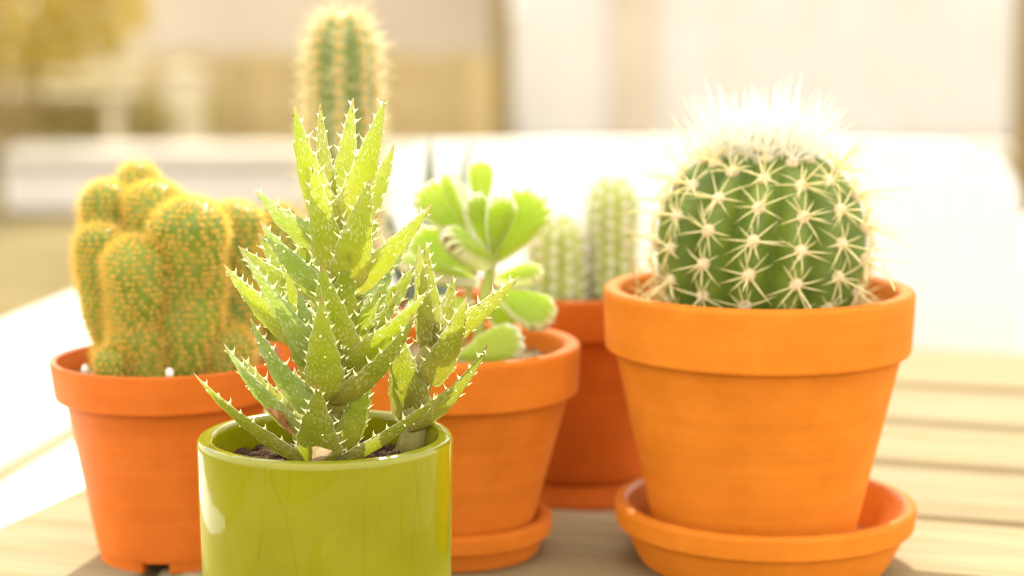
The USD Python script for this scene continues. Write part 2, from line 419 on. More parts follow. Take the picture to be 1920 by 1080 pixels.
wood("table_wood", (0.25, 0.19, 0.088), (0.35, 0.288, 0.172))
wood("fence_wood", (0.40, 0.29, 0.12), (0.56, 0.43, 0.21), 0.75)
wood("post_wood", (0.28, 0.20, 0.085), (0.38, 0.28, 0.13), 0.75)
wood("dark_post_wood", (0.19, 0.14, 0.055), (0.27, 0.20, 0.09), 0.75)
wood("pale_post_wood", (0.60, 0.52, 0.34), (0.70, 0.62, 0.44), 0.75)
speckled("white_paint", (0.76, 0.74, 0.69), (0.82, 0.80, 0.75), rough=0.45, scale=20, bump=0.0002)
mat("white_plastic", {
    "tc": ("texture_coordinate", {}), "n": ("noise_texture", {"scale": 60.0, "detail": 4.0}),
    "r": ("rgb_ramp", {"ramp": [(0.3, (0.80, 0.79, 0.75)), (0.7, (0.86, 0.85, 0.81))]}),
    "p": ("principled_bsdf", {"roughness": 0.35}), "t": ("translucent_bsdf", {}), "mx": ("mix_closure", {"fac": 0.2})},
    [("tc.object", "n.vector"), ("n.fac", "r.fac"), ("r.color", "p.base_color"), ("r.color", "t.color"), ("p.BSDF", "mx.closure1"), ("t.BSDF", "mx.closure2")], surface="mx.closure")
speckled("dry_lawn", (0.155, 0.115, 0.042), (0.235, 0.185, 0.08), rough=0.95, scale=1.4, bump=0.01, fine=60, spec=0.1)
speckled("pale_render", (0.58, 0.53, 0.46), (0.64, 0.59, 0.52), rough=0.85, scale=2.5, bump=0.002, fine=120)
speckled("beige_render", (0.50, 0.41, 0.29), (0.58, 0.49, 0.36), rough=0.85, scale=1.2, bump=0.002, fine=120)
speckled("kerb_stone", (0.46, 0.42, 0.33), (0.60, 0.56, 0.47), rough=0.85, scale=6, bump=0.002, fine=120)
speckled("brown_soil", (0.13, 0.085, 0.03), (0.22, 0.15, 0.06), rough=0.95, scale=4, bump=0.02, fine=60)
speckled("dark_glass", (0.50, 0.45, 0.36), (0.58, 0.53, 0.44), rough=0.3, scale=2, bump=0.0)


def leafy(name, a, b):
    mat(name, {
        "g": ("geometry", {}), "r": ("rgb_ramp", {"ramp": [(0.0, a), (1.0, b)]}),
        "p": ("principled_bsdf", {"roughness": 0.5}), "t": ("translucent_bsdf", {}), "mx": ("mix_closure", {"fac": 0.35})},
        [("g.random_per_island", "r.fac"), ("r.color", "p.base_color"), ("r.color", "t.color"), ("p.BSDF", "mx.closure1"), ("t.BSDF", "mx.closure2")], surface="mx.closure")


leafy("yellow_foliage", (0.50, 0.38, 0.05), (0.75, 0.60, 0.14))
leafy("olive_foliage", (0.52, 0.43, 0.14), (0.80, 0.66, 0.30))
leafy("blossom_foliage", (0.5, 0.42, 0.30), (0.80, 0.72, 0.62))

# ------------------------------------------------------------------ the ground and what stands far behind
g = trimesh.creation.box(bounds=[[-60, -30, -0.05], [60, 90, 0.0]])
tag(obj("ground", (np.array(g.vertices), np.array(g.faces)), "dry_lawn"), kind="structure")


def sheet(x0, x1, Y0, Y1, h, m, name, label, cat, bev=0.02):
    t = thing(name, ((x0 + x1) / 2, (Y0 + Y1) / 2, 0), label, cat)
    return t, box((-(x1 - x0) / 2, -(Y1 - Y0) / 2, 0), ((x1 - x0) / 2, (Y1 - Y0) / 2, h), bev)


def px_x(x, Y):
    return float(at(x, 200, Y)[0])


# low rendered wall
t, m = sheet(px_x(10, 9.1), 4.2, 9.0, 9.25, 0.225, "kerb_stone", "garden_wall", "low pale rendered garden wall running across behind the table", "wall")
obj("wall_body", m, "pale_render", t)
for i in range(9):
    L = (4.2 - px_x(10, 9.1)) / 9
    x0 = -(4.2 - px_x(10, 9.1)) / 2 + i * L
    obj("coping_stone", box((x0 + 0.006, -0.17, 0.225), (x0 + L - 0.006, 0.17, 0.29), 0.01), "kerb_stone", t)

# house wall on the right
hx0, hx1 = px_x(962, 13.2), 9.0
t = thing("house", ((hx0 + hx1) / 2, 15.2, 0), "pale rendered house far behind the round spiny cactus", "house")
w, w2 = (hx1 - hx0) / 2, 2.0
obj("wall", box((-w, -w2, 0.0), (w, w2, 2.7), 0.02), "pale_render", t)
dx0, dx1 = px_x(1148, 13.2) - (hx0 + hx1) / 2, px_x(1232, 13.2) - (hx0 + hx1) / 2
dr = obj("door", box((dx0, -w2 - .03, 0.02), (dx1, -w2 - .002, 2.02), .004), "beige_render", t)
obj("handle", box((dx0 + .03, -w2 - .06, .98), (dx0 + .05, -w2 - .03, 1.10), .003), "dark_glass", dr)
rf = trimesh.convex.convex_hull([(-w - .3, -w2 - .3, 2.7), (w + .3, -w2 - .3, 2.7), (-w - .3, w2 + .3, 2.7), (w + .3, w2 + .3, 2.7), (-w - .3, 0, 3.6), (w + .3, 0, 3.6)])
obj("roof", (np.array(rf.vertices), np.array(rf.faces)), "terracotta_dark", t)

sx0, sx1 = px_x(-500, 13.9), px_x(935, 13.9)
t = thing("shed", ((sx0 + sx1) / 2, 14.9, 0), "long beige rendered shed behind the timber fence at the left", "shed")
w = (sx1 - sx0) / 2
obj("wall", box((-w, -1.0, 0.0), (w, 1.0, 2.2), 0.02), "beige_render", t)
rf = trimesh.convex.convex_hull([(s * (w + .1), q * 1.2, z) for s in (-1, 1) for q, z in ((-1, 2.2), (1, 2.2), (1, 2.32), (-1, 2.6))])
obj("roof", (np.array(rf.vertices), np.array(rf.faces)), "terracotta_dark", t)

# timber fence at the left, board by board
Yf = 12.6
fx0, fx1 = px_x(-420, Yf), px_x(925, Yf)
t = thing("timber_fence", (fx0, Yf, 0), "low brown timber fence of upright boards behind the low wall, left side", "fence")
nb = 30
for i in range(nb):
    L = (fx1 - fx0) / nb
    dz = 0.02 * math.sin(i * 2.3)
    obj("board", box((i * L + 0.006, -0.012 + 0.006 * (i % 2), 0.03), ((i + 1) * L - 0.006, 0.012 + 0.006 * (i % 2), .62 + dz), 0.003), "fence_wood", t)
for z in (0.12, 0.45):
    obj("rail", box((0, 0.020, z), (fx1 - fx0, 0.065, z + 0.09), 0.004), "fence_wood", t)


def post(x, Y, wd, h, m, label, name="timber_post"):
    c = px_x(x, Y)
    t = thing(name, (c, Y, 0), label, "post")
    obj("shaft", box((-wd / 2, -wd / 2, 0), (wd / 2, wd / 2, h), 0.006), m, t)
    cap = trimesh.convex.convex_hull([(s * (wd / 2 + .015), q * (wd / 2 + .015), z) for s in (-1, 1) for q in (-1, 1) for z in (h, h + .025)] + [(0, 0, h + .07)])
    obj("cap", (np.array(cap.vertices), np.array(cap.faces)), m, t)


post(940, 7.6, 0.075, 2.3, "dark_post_wood", "slim brown timber post rising behind the middle of the table")
post(1926, 6.4, 0.085, 2.3, "dark_post_wood", "brown timber post at the far right behind the white chair")
post(345, 11.6, 0.24, .52, "pale_post_wood", "pale thick timber post in front of the brown fence")

# pale bench slab, planter, shrubs
t, m = sheet(px_x(-300, 11), px_x(255, 11), 10.9, 11.3, 0, "", "garden_bench", "pale wooden garden bench in front of the brown fence", "bench")
bw = (px_x(255, 11) - px_x(-300, 11)) / 2
for k in range(3):
    obj("seat_slat", box((-bw, -.2 + k * .137, .42), (bw, -.075 + k * .137, .455), .004), "pale_post_wood", t)
for k in range(2):
    obj("back_slat", box((-bw, .205 + k * .012, .52 + k * .10), (bw, .23 + k * .012, .605 + k * .10), .004), "pale_post_wood", t)
for s in (-1, 1):
    obj("leg", box((s * (bw - .12) - .035, -.19, 0), (s * (bw - .12) + .035, -.12, .418), .004), "pale_post_wood", t)
    obj("leg", box((s * (bw - .12) - .035, .235, 0), (s * (bw - .12) + .035, .30, .74), .004), "pale_post_wood", t)


def shrub(x, Y, r, h, n, m, label, seed, size=0.05, z0=0.12):
    rng = np.random.default_rng(seed)
    c = px_x(x, Y)
    t = thing("shrub", (c, Y, 0), label, "shrub")
    u = nrm(rng.normal(size=(n, 3)))
    rad = rng.uniform(0.35, 1, n) ** 0.5 * (0.75 + 0.5 * fbm(u * 2.2 + seed, 3))
    p = u * rad[:, None] * [r, r, (h - z0) / 2] + [0, 0, (h + z0) / 2]
    a, b = nrm(rng.normal(size=(n, 3))), nrm(rng.normal(size=(n, 3)))
    s = size * rng.uniform(0.6, 1.4, (n, 1))
    v = np.stack([p - a * s, p + np.cross(a, b) * s * .45, p + a * s, p - np.cross(a, b) * s * .45], 1).reshape(-1, 3)
    k = np.arange(n)[:, None] * 4
    obj("crown", (v, np.vstack([k + [0, 1, 2], k + [0, 2, 3]])), m, t)
    st = []
    for i in range(6):
        an = i * 1.05 + rng.uniform(0, .5)
        e = np.array([math.cos(an) * r * .55, math.sin(an) * r * .55, h * .75])
        st.append(tube([np.array([0, 0, -.02]), e * [.35, .35, .45], e], [.022, .015, .006], 6))
    obj("trunk", join(st), "post_wood", t)


shrub(20, 10.2, .75, 1.5, 2600, "yellow_foliage", "yellow leafed shrub at the far left by the fence", 3, z0=.55)
shrub(180, 11.9, .8, .48, 1500, "olive_foliage", "low dark shrub growing under the garden bench", 9)

# ------------------------------------------------------------------ white furniture
# white low bench at the left, its boards run away from the camera
bo = on(0, 880, .60)
bt = thing("white_bench", (bo[0], bo[1], 0), "white painted low bench of broad boards beyond the left end of the table", "bench", rz=-8.7)
bfar = 1.55
for k, (u0, u1) in enumerate(((-.304, -.020), (.020, .315), (.345, .64))):
    obj("board", box((u0, -0.9, .565), (u1, bfar, .60), .006), "white_paint", bt)
obj("slat", box((-.0195, -0.9, .563), (.0195, bfar, .594), .003), "table_wood", bt)  # added tan strip, its colour stands in for the shaded gap between boards
for sx in (-.26, .58):
    for sy in (-.8, bfar - .1):
        obj("leg", box((sx - .035, sy - .035, 0), (sx + .035, sy + .035, .53), .004), "white_paint", bt)
for sy in (-.8, bfar - .1):
    obj("crossbar", box((-.30, sy - .02, .53), (.63, sy + .02, .565), .002), "white_paint", bt)

# white moulded garden chair on the far side of the table
CY = 1.56
cc = at(1300, 275, CY)
ct = thing("garden_chair", (cc[0], CY, 0), "white moulded plastic garden chair facing the table from its far side", "chair")
cw = 1225 * CY / FPX / 2


def back_panel():
    th, n = .010, 40
    import shapely
    sh = shapely.box(-cw + .045, .42, cw - .045, cc[2] - .045 + .004).buffer(.045, 12)
    m = trimesh.creation.extrude_polygon(sh, th, engine="earcut")
    m = m.subdivide_to_size(.03)
    v = np.array(m.vertices)
    x, z, y = v[:, 0], v[:, 1], v[:, 2]
    return np.stack([x, y + .10 * (z - .42) - .05 * (x / cw) ** 2 * 1.0, z], 1)[:, [0, 1, 2]], np.array(m.faces)[:, ::-1]


obj("backrest", back_panel(), "white_plastic", ct, smooth=40)
obj("seat", box((-cw + .02, -.40, .415), (cw - .02, -.03, .44), .012), "white_plastic", ct)
for s in (-1, 1):
    for (y0, y1) in ((-.37, -.44), (-.02, .06)):
        hull = trimesh.convex.convex_hull([(s * (cw - .05) + a * .022, y0 + b * .022, .414) for a in (-1, 1) for b in (-1, 1)] + [(s * (cw - .015) + a * .016, y1 + b * .016, 0) for a in (-1, 1) for b in (-1, 1)])
        obj("leg", (np.array(hull.vertices), np.array(hull.faces)), "white_plastic", ct)
    obj("armrest", box((s * cw - .025, -.40, .63), (s * cw + .025, -.04, .655), .008), "white_plastic", ct)
    obj("arm_support", box((s * cw - .018, -.38, .442), (s * cw + .018, -.345, .63), .006), "white_plastic", ct)
# folded white parasol cloth panel / second chair at the right edge
c2 = at(1905, 372, 2.1)
ct2 = thing("garden_chair", (c2[0] + .26, 2.1, 0), "second white plastic chair showing only its edge at the right of the photo", "chair", rz=8)
import shapely as _sh
sh = _sh.box(-.22, .45, .22, c2[2] - .05).buffer(.04, 10)
m = trimesh.creation.extrude_polygon(sh, .012, engine="earcut").subdivide_to_size(.05)
v = np.array(m.vertices)
obj("backrest", (np.stack([v[:, 0], v[:, 2] + .08 * (v[:, 1] - .45), v[:, 1]], 1), np.array(m.faces)[:, ::-1]), "white_plastic", ct2, smooth=40)
obj("seat", box((-.24, -.40, .415), (.24, -.01, .44), .012), "white_plastic", ct2)
for s in (-1, 1):
    for y0 in (-.36, -.05):
        obj("leg", box((s * .2 - .02, y0 - .02, 0), (s * .2 + .02, y0 + .02, .414), .005), "white_plastic", ct2)

# ------------------------------------------------------------------ the table: local x along the planks, local y away from the camera
TA = -17.5
tt = thing("wooden_table", (0, 0, 0), "weathered wooden garden table with planks carrying the pots", "table", rz=TA)
THK = 0.024
x_end, x_far = -.505, .95
lines = [.36, .450, .548, .646, .744, .843, .939, 1.048, 1.153, 1.264]
for a, b in zip(lines, lines[1:]):
    gap, gap2 = (.0030 if a < .95 else .0042), (.0030 if b < .95 else .0042)
    obj("plank", box((x_end + .105, a + gap, TABLE - THK), (x_far - .105, b - gap2, TABLE), .0030 if b < 1 else .0045), "table_wood", tt)
obj("frame_plank", box((x_end + .105 - .105, .36, TABLE - THK - .001), (x_end + .1025, 1.405, TABLE + .0005), .003), "table_wood_end" if False else "table_wood", tt)
obj("frame_plank", box((x_far - .1025, .36, TABLE - THK - .001), (x_far, 1.405, TABLE + .0005), .003), "table_wood", tt)
obj("frame_plank", box((x_end + .1045, 1.264 + .005, TABLE - THK), (x_far - .1045, 1.405, TABLE), .003), "table_wood", tt)
for y in (.40, 1.31):
    obj("apron", box((x_end + .07, y, TABLE - .10), (x_far - .07, y + .022, TABLE - THK - .002), .002), "table_wood", tt)
for x in (x_end + .04, x_far - .10):
    for y in (.37, 1.335):
        obj("leg", box((x, y, 0), (x + .05, y + .05, TABLE - THK - .002), .003), "table_wood", tt)


# ------------------------------------------------------------------ pots
def clay_pot(name, c, r_top, z_top, z0, r_base, band, label, look, thick=.0065, step=.0052, cat="plant pot"):
    """Terracotta pot: tapered body and a collar. c = centre (x, y); heights are absolute."""
    t = thing(name, (c[0], c[1], z0), label, cat)
    H = z_top - z0
    ro = r_top - step                                    # body radius under the collar
    rb = r_base
    slope = (ro - rb) / (H - band)
    body = rounded([(0, 0), (rb, 0), (ro + slope * band * .5, H - band * .5), (ro + slope * band * .5 - thick * .6, H - band * .5), (rb - thick, .009), (0, .008)], [0, .0025, 0.0008, .0008, .004, 0])
    obj("body", lathe(body), look, t, smooth=35)
    ri = r_top - thick - .001
    rim = rounded([(ro - .002, H - band), (r_top - .0012, H - band), (r_top, H), (ri, H), (ri - .0022, H - band * 1.0), ], [.0008, .0022, .0030, .0030, .0005])
    obj("rim", lathe(rim), look, t, smooth=35)
    return t


def soil_disc(name, c, z, r, look, label, seed, crumbs=160, amp=.0022):
    rng = np.random.default_rng(seed)
    nr, na = 22, 72
    rr, aa = np.meshgrid(np.linspace(.02, 1, nr) * r, np.arange(na) * 2 * math.pi / na, indexing="ij")
    x, y = rr * np.cos(aa), rr * np.sin(aa)
    h = (fbm(np.stack([x, y, 0 * x], -1) * 240 + seed, 4) - .5) * amp * 2.6
    v = np.vstack([np.stack([x, y, h], -1).reshape(-1, 3), [[0, 0, 0]]])
    i, j = np.meshgrid(np.arange(nr - 1), np.arange(na), indexing="ij")
    a, b, c_, d = i * na + j, (i + 1) * na + j, (i + 1) * na + (j + 1) % na, i * na + (j + 1) % na
    f = np.vstack([np.stack([a, b, c_], -1).reshape(-1, 3), np.stack([a, c_, d], -1).reshape(-1, 3), np.stack([np.full(na, nr * na), np.arange(na), (np.arange(na) + 1) % na], 1)])
    ms = [(v, f)]
    for _ in range(crumbs):
        q, an = r * math.sqrt(rng.uniform(0, .96)), rng.uniform(0, 7)
        s = rng.uniform(.0004, .0010) if rng.random() < .85 else rng.uniform(.0012, .0019)
        bv, bf = blob((0, 0, 0), s * rng.uniform(.6, 1.3, 3), 1)
        bv = bv * (1 + 1.1 * (fbm(bv / s * 1.3 + rng.uniform(0, 50), 2) - .5)[:, None])
        ms.append((bv + [q * math.cos(an), q * math.sin(an), s * .4 + rng.uniform(-.0004, .0008)], bf))
    t = thing(name, (c[0], c[1], z), label, None, kind="stuff")
    obj("crumbs", join(ms), look, t, smooth=50)
    tag(t, cat="soil")


def saucer(c, r, z_lip, r_foot, label, look="terracotta", lip=.011, inner=None):
    H = z_lip - TABLE
    out = rounded([(0, .0), (r_foot, .0), (r - .0040, H - lip), (r - .0012, H - lip + .0005), (r, H), (r - .0062, H), (r_foot - .004, .006), (0, .0055)],
                  [0, .002, .0008, .002, .0028, .0028, .006, 0])
    t = thing("saucer", (c[0], c[1], TABLE), label, "saucer")
    k = len(out)
    obj("dish", lathe(out, 112), look, t, smooth=35)
    if inner:
        gl = rounded([(r - .0062, H - .0022), (r - .0049, H + .0003), (r - .0064, H - .001), (r_foot - .0036, .0068), (0, .0062), (0, .0060), (r_foot - .0034, .0062)], [0, .0004, 0, .005, 0, 0, .005])
        obj("glazed_inside", lathe(gl, 112), "terracotta_glazed", t, smooth=40)
    return t


# glazed green cylinder pot
GY = .717
gc = at(610, 813, GY)
gr = 245 * GY / FPX
gz = gc[2]
t = thing("glazed_pot", (gc[0], gc[1], TABLE), "glossy green glazed round pot holding the toothed aloe", "plant pot")
H = gz - TABLE
prof = rounded([(0, 0), (gr * .93, 0), (gr - .001, .018), (gr, H), (gr - .0062, H), (gr - .0072, H - .02), (gr - .009, .008), (0, .007)], [0, .004, .006, .0042, .0034, .004, .004, 0], 7)
obj("body", lathe(prof, 144), "green_glaze", t, smooth=50)
soil_disc("potting_soil", gc, gz - .0125, gr - .0068, "potting_soil", "dark crumbly soil in the glossy green pot", 1, 1100, .004)

# big terracotta pot with its saucer (right)
BY = .853
bc = at(1422, 537, BY)
br = 294 * BY / FPX
sc = at(1433, 940, BY)
saucer((sc[0], BY), 290 * BY / FPX, sc[2] + .0015, .0545, "large orange terracotta saucer under the round spiny cactus", inner=True)
ball_pot = clay_pot("terracotta_pot", (bc[0], BY), br, bc[2], TABLE + .0062, .0425, .0275, "large orange terracotta pot holding the round spiny cactus", "terracotta")
soil_disc("potting_soil", (bc[0], BY), bc[2] - .014, br - .0092, "dry_soil", "pale dry soil around the round spiny cactus", 2, 260)

# middle pot and saucer
MY = .867
mc = at(850, 640, MY)
mr = 243 * MY / FPX
sc = at(850, 972, MY)
saucer((mc[0], MY), 191 * MY / FPX, TABLE + .0178, .0375, "small terracotta saucer under the bear paw succulent's pot", "terracotta_dark", lip=.0092)
clay_pot("terracotta_pot", (mc[0], MY), mr, mc[2], TABLE + .0062, .0335, .0225, "orange terracotta pot holding the fat toothed bear paw succulent", "terracotta_dark")
soil_disc("potting_soil", (mc[0], MY), mc[2] - .010, mr - .0092, "dry_soil", "grey brown gritty soil under the bear paw succulent", 3, 200)

# rear pot and saucer
RY = .998
rc = at(1085, 533, RY)
rr_ = 218 * RY / FPX
sc = at(1110, 888, RY)
saucer((rc[0] + .004, RY), 235 * RY / FPX, sc[2], .047, "shaded terracotta saucer at the back between the two orange pots", "terracotta_shaded")
clay_pot("terracotta_pot", (rc[0], RY), rr_, rc[2], TABLE + .0062, .040, .021, "shaded terracotta pot at the back holding small blurred cacti", "terracotta_shaded")
soil_disc("potting_soil", (rc[0], RY), rc[2] - .006, rr_ - .0092, "dry_soil", "soil around the small blurred cacti in the back pot", 4, 60)

# pots hidden behind the aloe
TY = .99
tp = at(652, 600, TY)
clay_pot("terracotta_pot", (tp[0], TY), .042, tp[2], TABLE, .034, .021, "dull terracotta pot behind the aloe holding the tall column cactus", "terracotta_dark")
soil_disc("potting_soil", (tp[0], TY), tp[2] - .008, .033, "potting_soil", "soil around the foot of the tall column cactus", 5, 30)
AY = 1.10
ap = at(800, 560, AY)
clay_pot("terracotta_pot", (ap[0], AY), .048, ap[2], TABLE, .033, .021, "small terracotta pot behind the bear paw succulent holding grey spiky leaves", "terracotta_dark")
soil_disc("potting_soil", (ap[0], AY), ap[2] - .008, .039, "potting_soil", "soil around the grey spiky leaves at the back", 6, 30)

# red plastic nursery pot (left)
LY = .860
lc = at(312, 669, LY)
lr = 219 * LY / FPX
H = lc[2] - TABLE
t = thing("plastic_pot", (lc[0], LY, TABLE), "thin walled orange red plastic pot holding the golden clustered cactus", "plant pot")
band = .0165
rb = .0315
ro = lr - .0062
body = rounded([(0, .0045), (rb + .0005, .0045), (ro, H - band + .001), (lr - .0030, H - band + .001), (lr - .0014, H), (lr - .0028, H), (lr - .0044, H - band), (ro - .0016, H - band - .001), (rb - .001, .0065), (0, .0062)],
               [0, .0008, .001, .0016, .0005, .0005, .001, .001, .002, 0])
obj("body", lathe(body, 128), "red_plastic", t, smooth=30)
rim = rounded([(lr - .0058, H - band - .0006), (lr - .0020, H - band - .0002), (lr - .0002, H - .0022), (lr, H + .0004), (lr - .0022, H + .0005), (lr - .0042, H - band + .002)], [.0006, .0014, .0006, .0007, .0006, 0])
obj("rim", lathe(rim, 128), "red_plastic", t, smooth=30)
for k in range(4):
    a0 = math.radians(-90 + 22 + k * 90 - 14)
    ft = np.array([(rb - .006, 0), (rb - .0006, 0), (rb + .0002, .0046), (rb - .006, .0046)])
    obj("foot", lathe(ft, 20, a0, a0 + math.radians(68)), "red_plastic", t, smooth=30)
soil_disc("potting_soil", (lc[0], LY), lc[2] - .009, lr - .0062, "dry_soil", "dry gritty soil under the golden clustered cactus", 7, 200)


# ------------------------------------------------------------------ the aloe
def aloe_leaf(parent, origin, base, tip, w, axis, bend, seed, look="aloe_leaf", roll=0.0, up=0.6, tooth=1.0, face=0.0):
    rng = np.random.default_rng(seed)
    base, tip = base - origin, tip - origin
    L = np.linalg.norm(tip - base)
    u = nrm(tip - base)
    rad = tip - axis + origin
    rad = nrm([rad[0], rad[1], 0.0])
    n0 = np.array([0, face, up]) - rad
    w = w * 1.25
    n0 = nrm(n0 - (n0 @ u) * u)
    if roll:
        n0 = n0 * math.cos(roll) + np.cross(u, n0) * math.sin(roll)
    ctrl = (base + tip) / 2 - n0 * bend * L + np.cross(u, n0) * L * rng.uniform(-.06, .06)
    nt = 34
    ts = 1 - (1 - np.linspace(0, 1, nt)) ** 1.15
    P = ((1 - ts) ** 2)[:, None] * base + (2 * ts * (1 - ts))[:, None] * ctrl + (ts ** 2)[:, None] * tip
    T = nrm(np.gradient(P, axis=0))
    S = nrm(np.cross(T, n0))
    N = np.cross(S, T)
    hw = w / 2 * (1 - ts ** 1.7) ** 0.92 * (1.0 + 0.16 * ts * (1 - ts) * 2) * (.5 + .5 * np.clip(ts / .16, 0, 1) ** .6) + .00025
    # rows across: underside from left margin to right margin, then the channelled upper side back
    kb, ku = 13, 9
    xb = -np.cos(np.linspace(0, math.pi, kb))
    yb = -(1 - xb ** 2) ** .72
    xu = np.cos(np.linspace(0, math.pi, ku))[1:-1]
    fat = .50 * (1 - .30 * ts)
    chan = .30 * (1 - .75 * ts)
    X = np.concatenate([xb, xu])
    side = np.concatenate([yb[None] * fat[:, None] + 0 * ts[:, None], -chan[:, None] * (1 - xu[None] ** 2) + .10 * (ts[:, None] > .8) * (1 - xu[None] ** 2)], 1)
    wav = 1 + .05 * np.sin(ts * L / .0042 * math.pi + seed)
    v = P[:, None] + S[:, None] * (hw * wav)[:, None, None] * X[None, :, None] + N[:, None] * (hw[:, None] * side)[:, :, None]
    lump = (fbm((v + origin).reshape(-1, 3) * 260 + seed, 3) - .5).reshape(v.shape[:2])
    v = v + N[:, None] * (lump * np.minimum(hw, .003)[:, None] * .5)[:, :, None]
    k = len(X)
    V = np.vstack([v.reshape(-1, 3), base[None], (tip + T[-1] * .0004)[None]])
    i, j = np.meshgrid(np.arange(nt - 1), np.arange(k), indexing="ij")
    j2 = (j + 1) % k
    a, b, c, d = i * k + j, i * k + j2, (i + 1) * k + j2, (i + 1) * k + j
    F = [np.stack([a, c, b], -1).reshape(-1, 3), np.stack([a, d, c], -1).reshape(-1, 3)]
    jj = np.arange(k)
    F += [np.stack([np.full(k, nt * k), jj, (jj + 1) % k], 1), np.stack([np.full(k, nt * k + 1), (nt - 1) * k + (jj + 1) % k, (nt - 1) * k + jj], 1)]
    girth = np.cumsum(np.r_[0, np.linalg.norm(np.diff(np.stack([X, np.r_[yb * .7, -.2 * (1 - xu ** 2)]], 1), axis=0), axis=1)]) * w / 2
    uv = np.stack([np.broadcast_to(girth, (nt, k)), np.broadcast_to((ts * L)[:, None], (nt, k))], -1).reshape(-1, 2)
    uv = np.vstack([uv, [[0, 0], [0, L]]]) + rng.uniform(0, 9, 2)
    along = np.r_[np.repeat(ts, k), 0, 1]
    edge = np.r_[np.tile((np.abs(X) > .995).astype(float), nt), 0, 0]
    leaf = obj("leaf", (V, np.vstack(F)), look, parent, smooth=True, uv=uv, var={"along": along, "edge": edge})
    # marginal teeth
    TP, TD, TL, TB = [], [], [], []
    for s in (-1, 1):
        d0 = .10 * L + rng.uniform(0, .003)
        while d0 < .97 * L:
            tq = d0 / L
            q = lambda A: np.array([np.interp(tq, ts, A[:, c]) for c in range(3)])
            h = np.interp(tq, ts, hw * wav)
            TP.append(q(P) + q(S) * s * h * .93)
            TD.append(q(S) * s * .85 + q(T) * .28 + q(N) * rng.uniform(.15, .5))
            TL.append(rng.uniform(.0018, .0041) * tooth * (1 if tq < .75 else .65))
            TB.append(q(T) * .0009 * tooth)
            d0 += rng.uniform(.0046, .0078) * (1 if tq < .7 else .8)
    TP, TD, TL, TB = map(np.array, (TP, TD, TL, TB))
    tv, tf = [], []
    # broad based hooks: an elongated foot along the margin, two rings and a tip
    U = nrm(TB)
    W = np.cross(nrm(TD), U)
    n = len(TP)
    rings = []
    for (q, a_, b_) in ((-.12, .00150, .00055), (.16, .00058, .00038), (.55, .00027, .00023)):
        th = np.arange(5) * 2 * math.pi / 5
        rings.append(TP[:, None] + nrm(TD)[:, None] * (TL * q)[:, None, None] + TB[:, None] * max(q, 0) ** 2 * 1.1
                     + tooth * (np.cos(th)[None, :, None] * U[:, None] * a_ + np.sin(th)[None, :, None] * W[:, None] * b_))
    tipv = (TP + nrm(TD) * TL[:, None] + TB * 1.1)[:, None]
    vv = np.concatenate(rings + [tipv], 1)
    fl = []
    for r in range(2):
        for q in range(5):
            q2 = (q + 1) % 5
            fl += [[r * 5 + q, r * 5 + q2, r * 5 + 5 + q2], [r * 5 + q, r * 5 + 5 + q2, r * 5 + 5 + q]]
    fl += [[10 + q, 10 + (q + 1) % 5, 15] for q in range(5)]
    fl = (np.array(fl)[None] + (np.arange(n) * 16)[:, None, None]).reshape(-1, 3)
    vv = vv.reshape(-1, 3)
    # small blunt bumps on the underside near the tip
    m_ = rng.integers(2, 5)
    bt_ = rng.uniform(.45, .97, m_)
    bx = rng.uniform(-.75, .75, m_)
    q3 = lambda A, t_: np.stack([np.interp(t_, ts, A[:, c]) for c in range(3)], 1)
    bh = np.interp(bt_, ts, hw)
    bf_ = np.interp(bt_, ts, fat)
    bp_ = q3(P, bt_) + q3(S, bt_) * (bh * bx)[:, None] - q3(N, bt_) * (bh * bf_ * (1 - bx ** 2) ** .72 * .95)[:, None]
    bs = spikes(bp_, -q3(N, bt_) + q3(T, bt_) * .3, .0009 * tooth, .0005 * tooth, sides=5)
    obj("teeth", join([(vv, fl), bs]), "aloe_tooth", leaf, smooth=True)


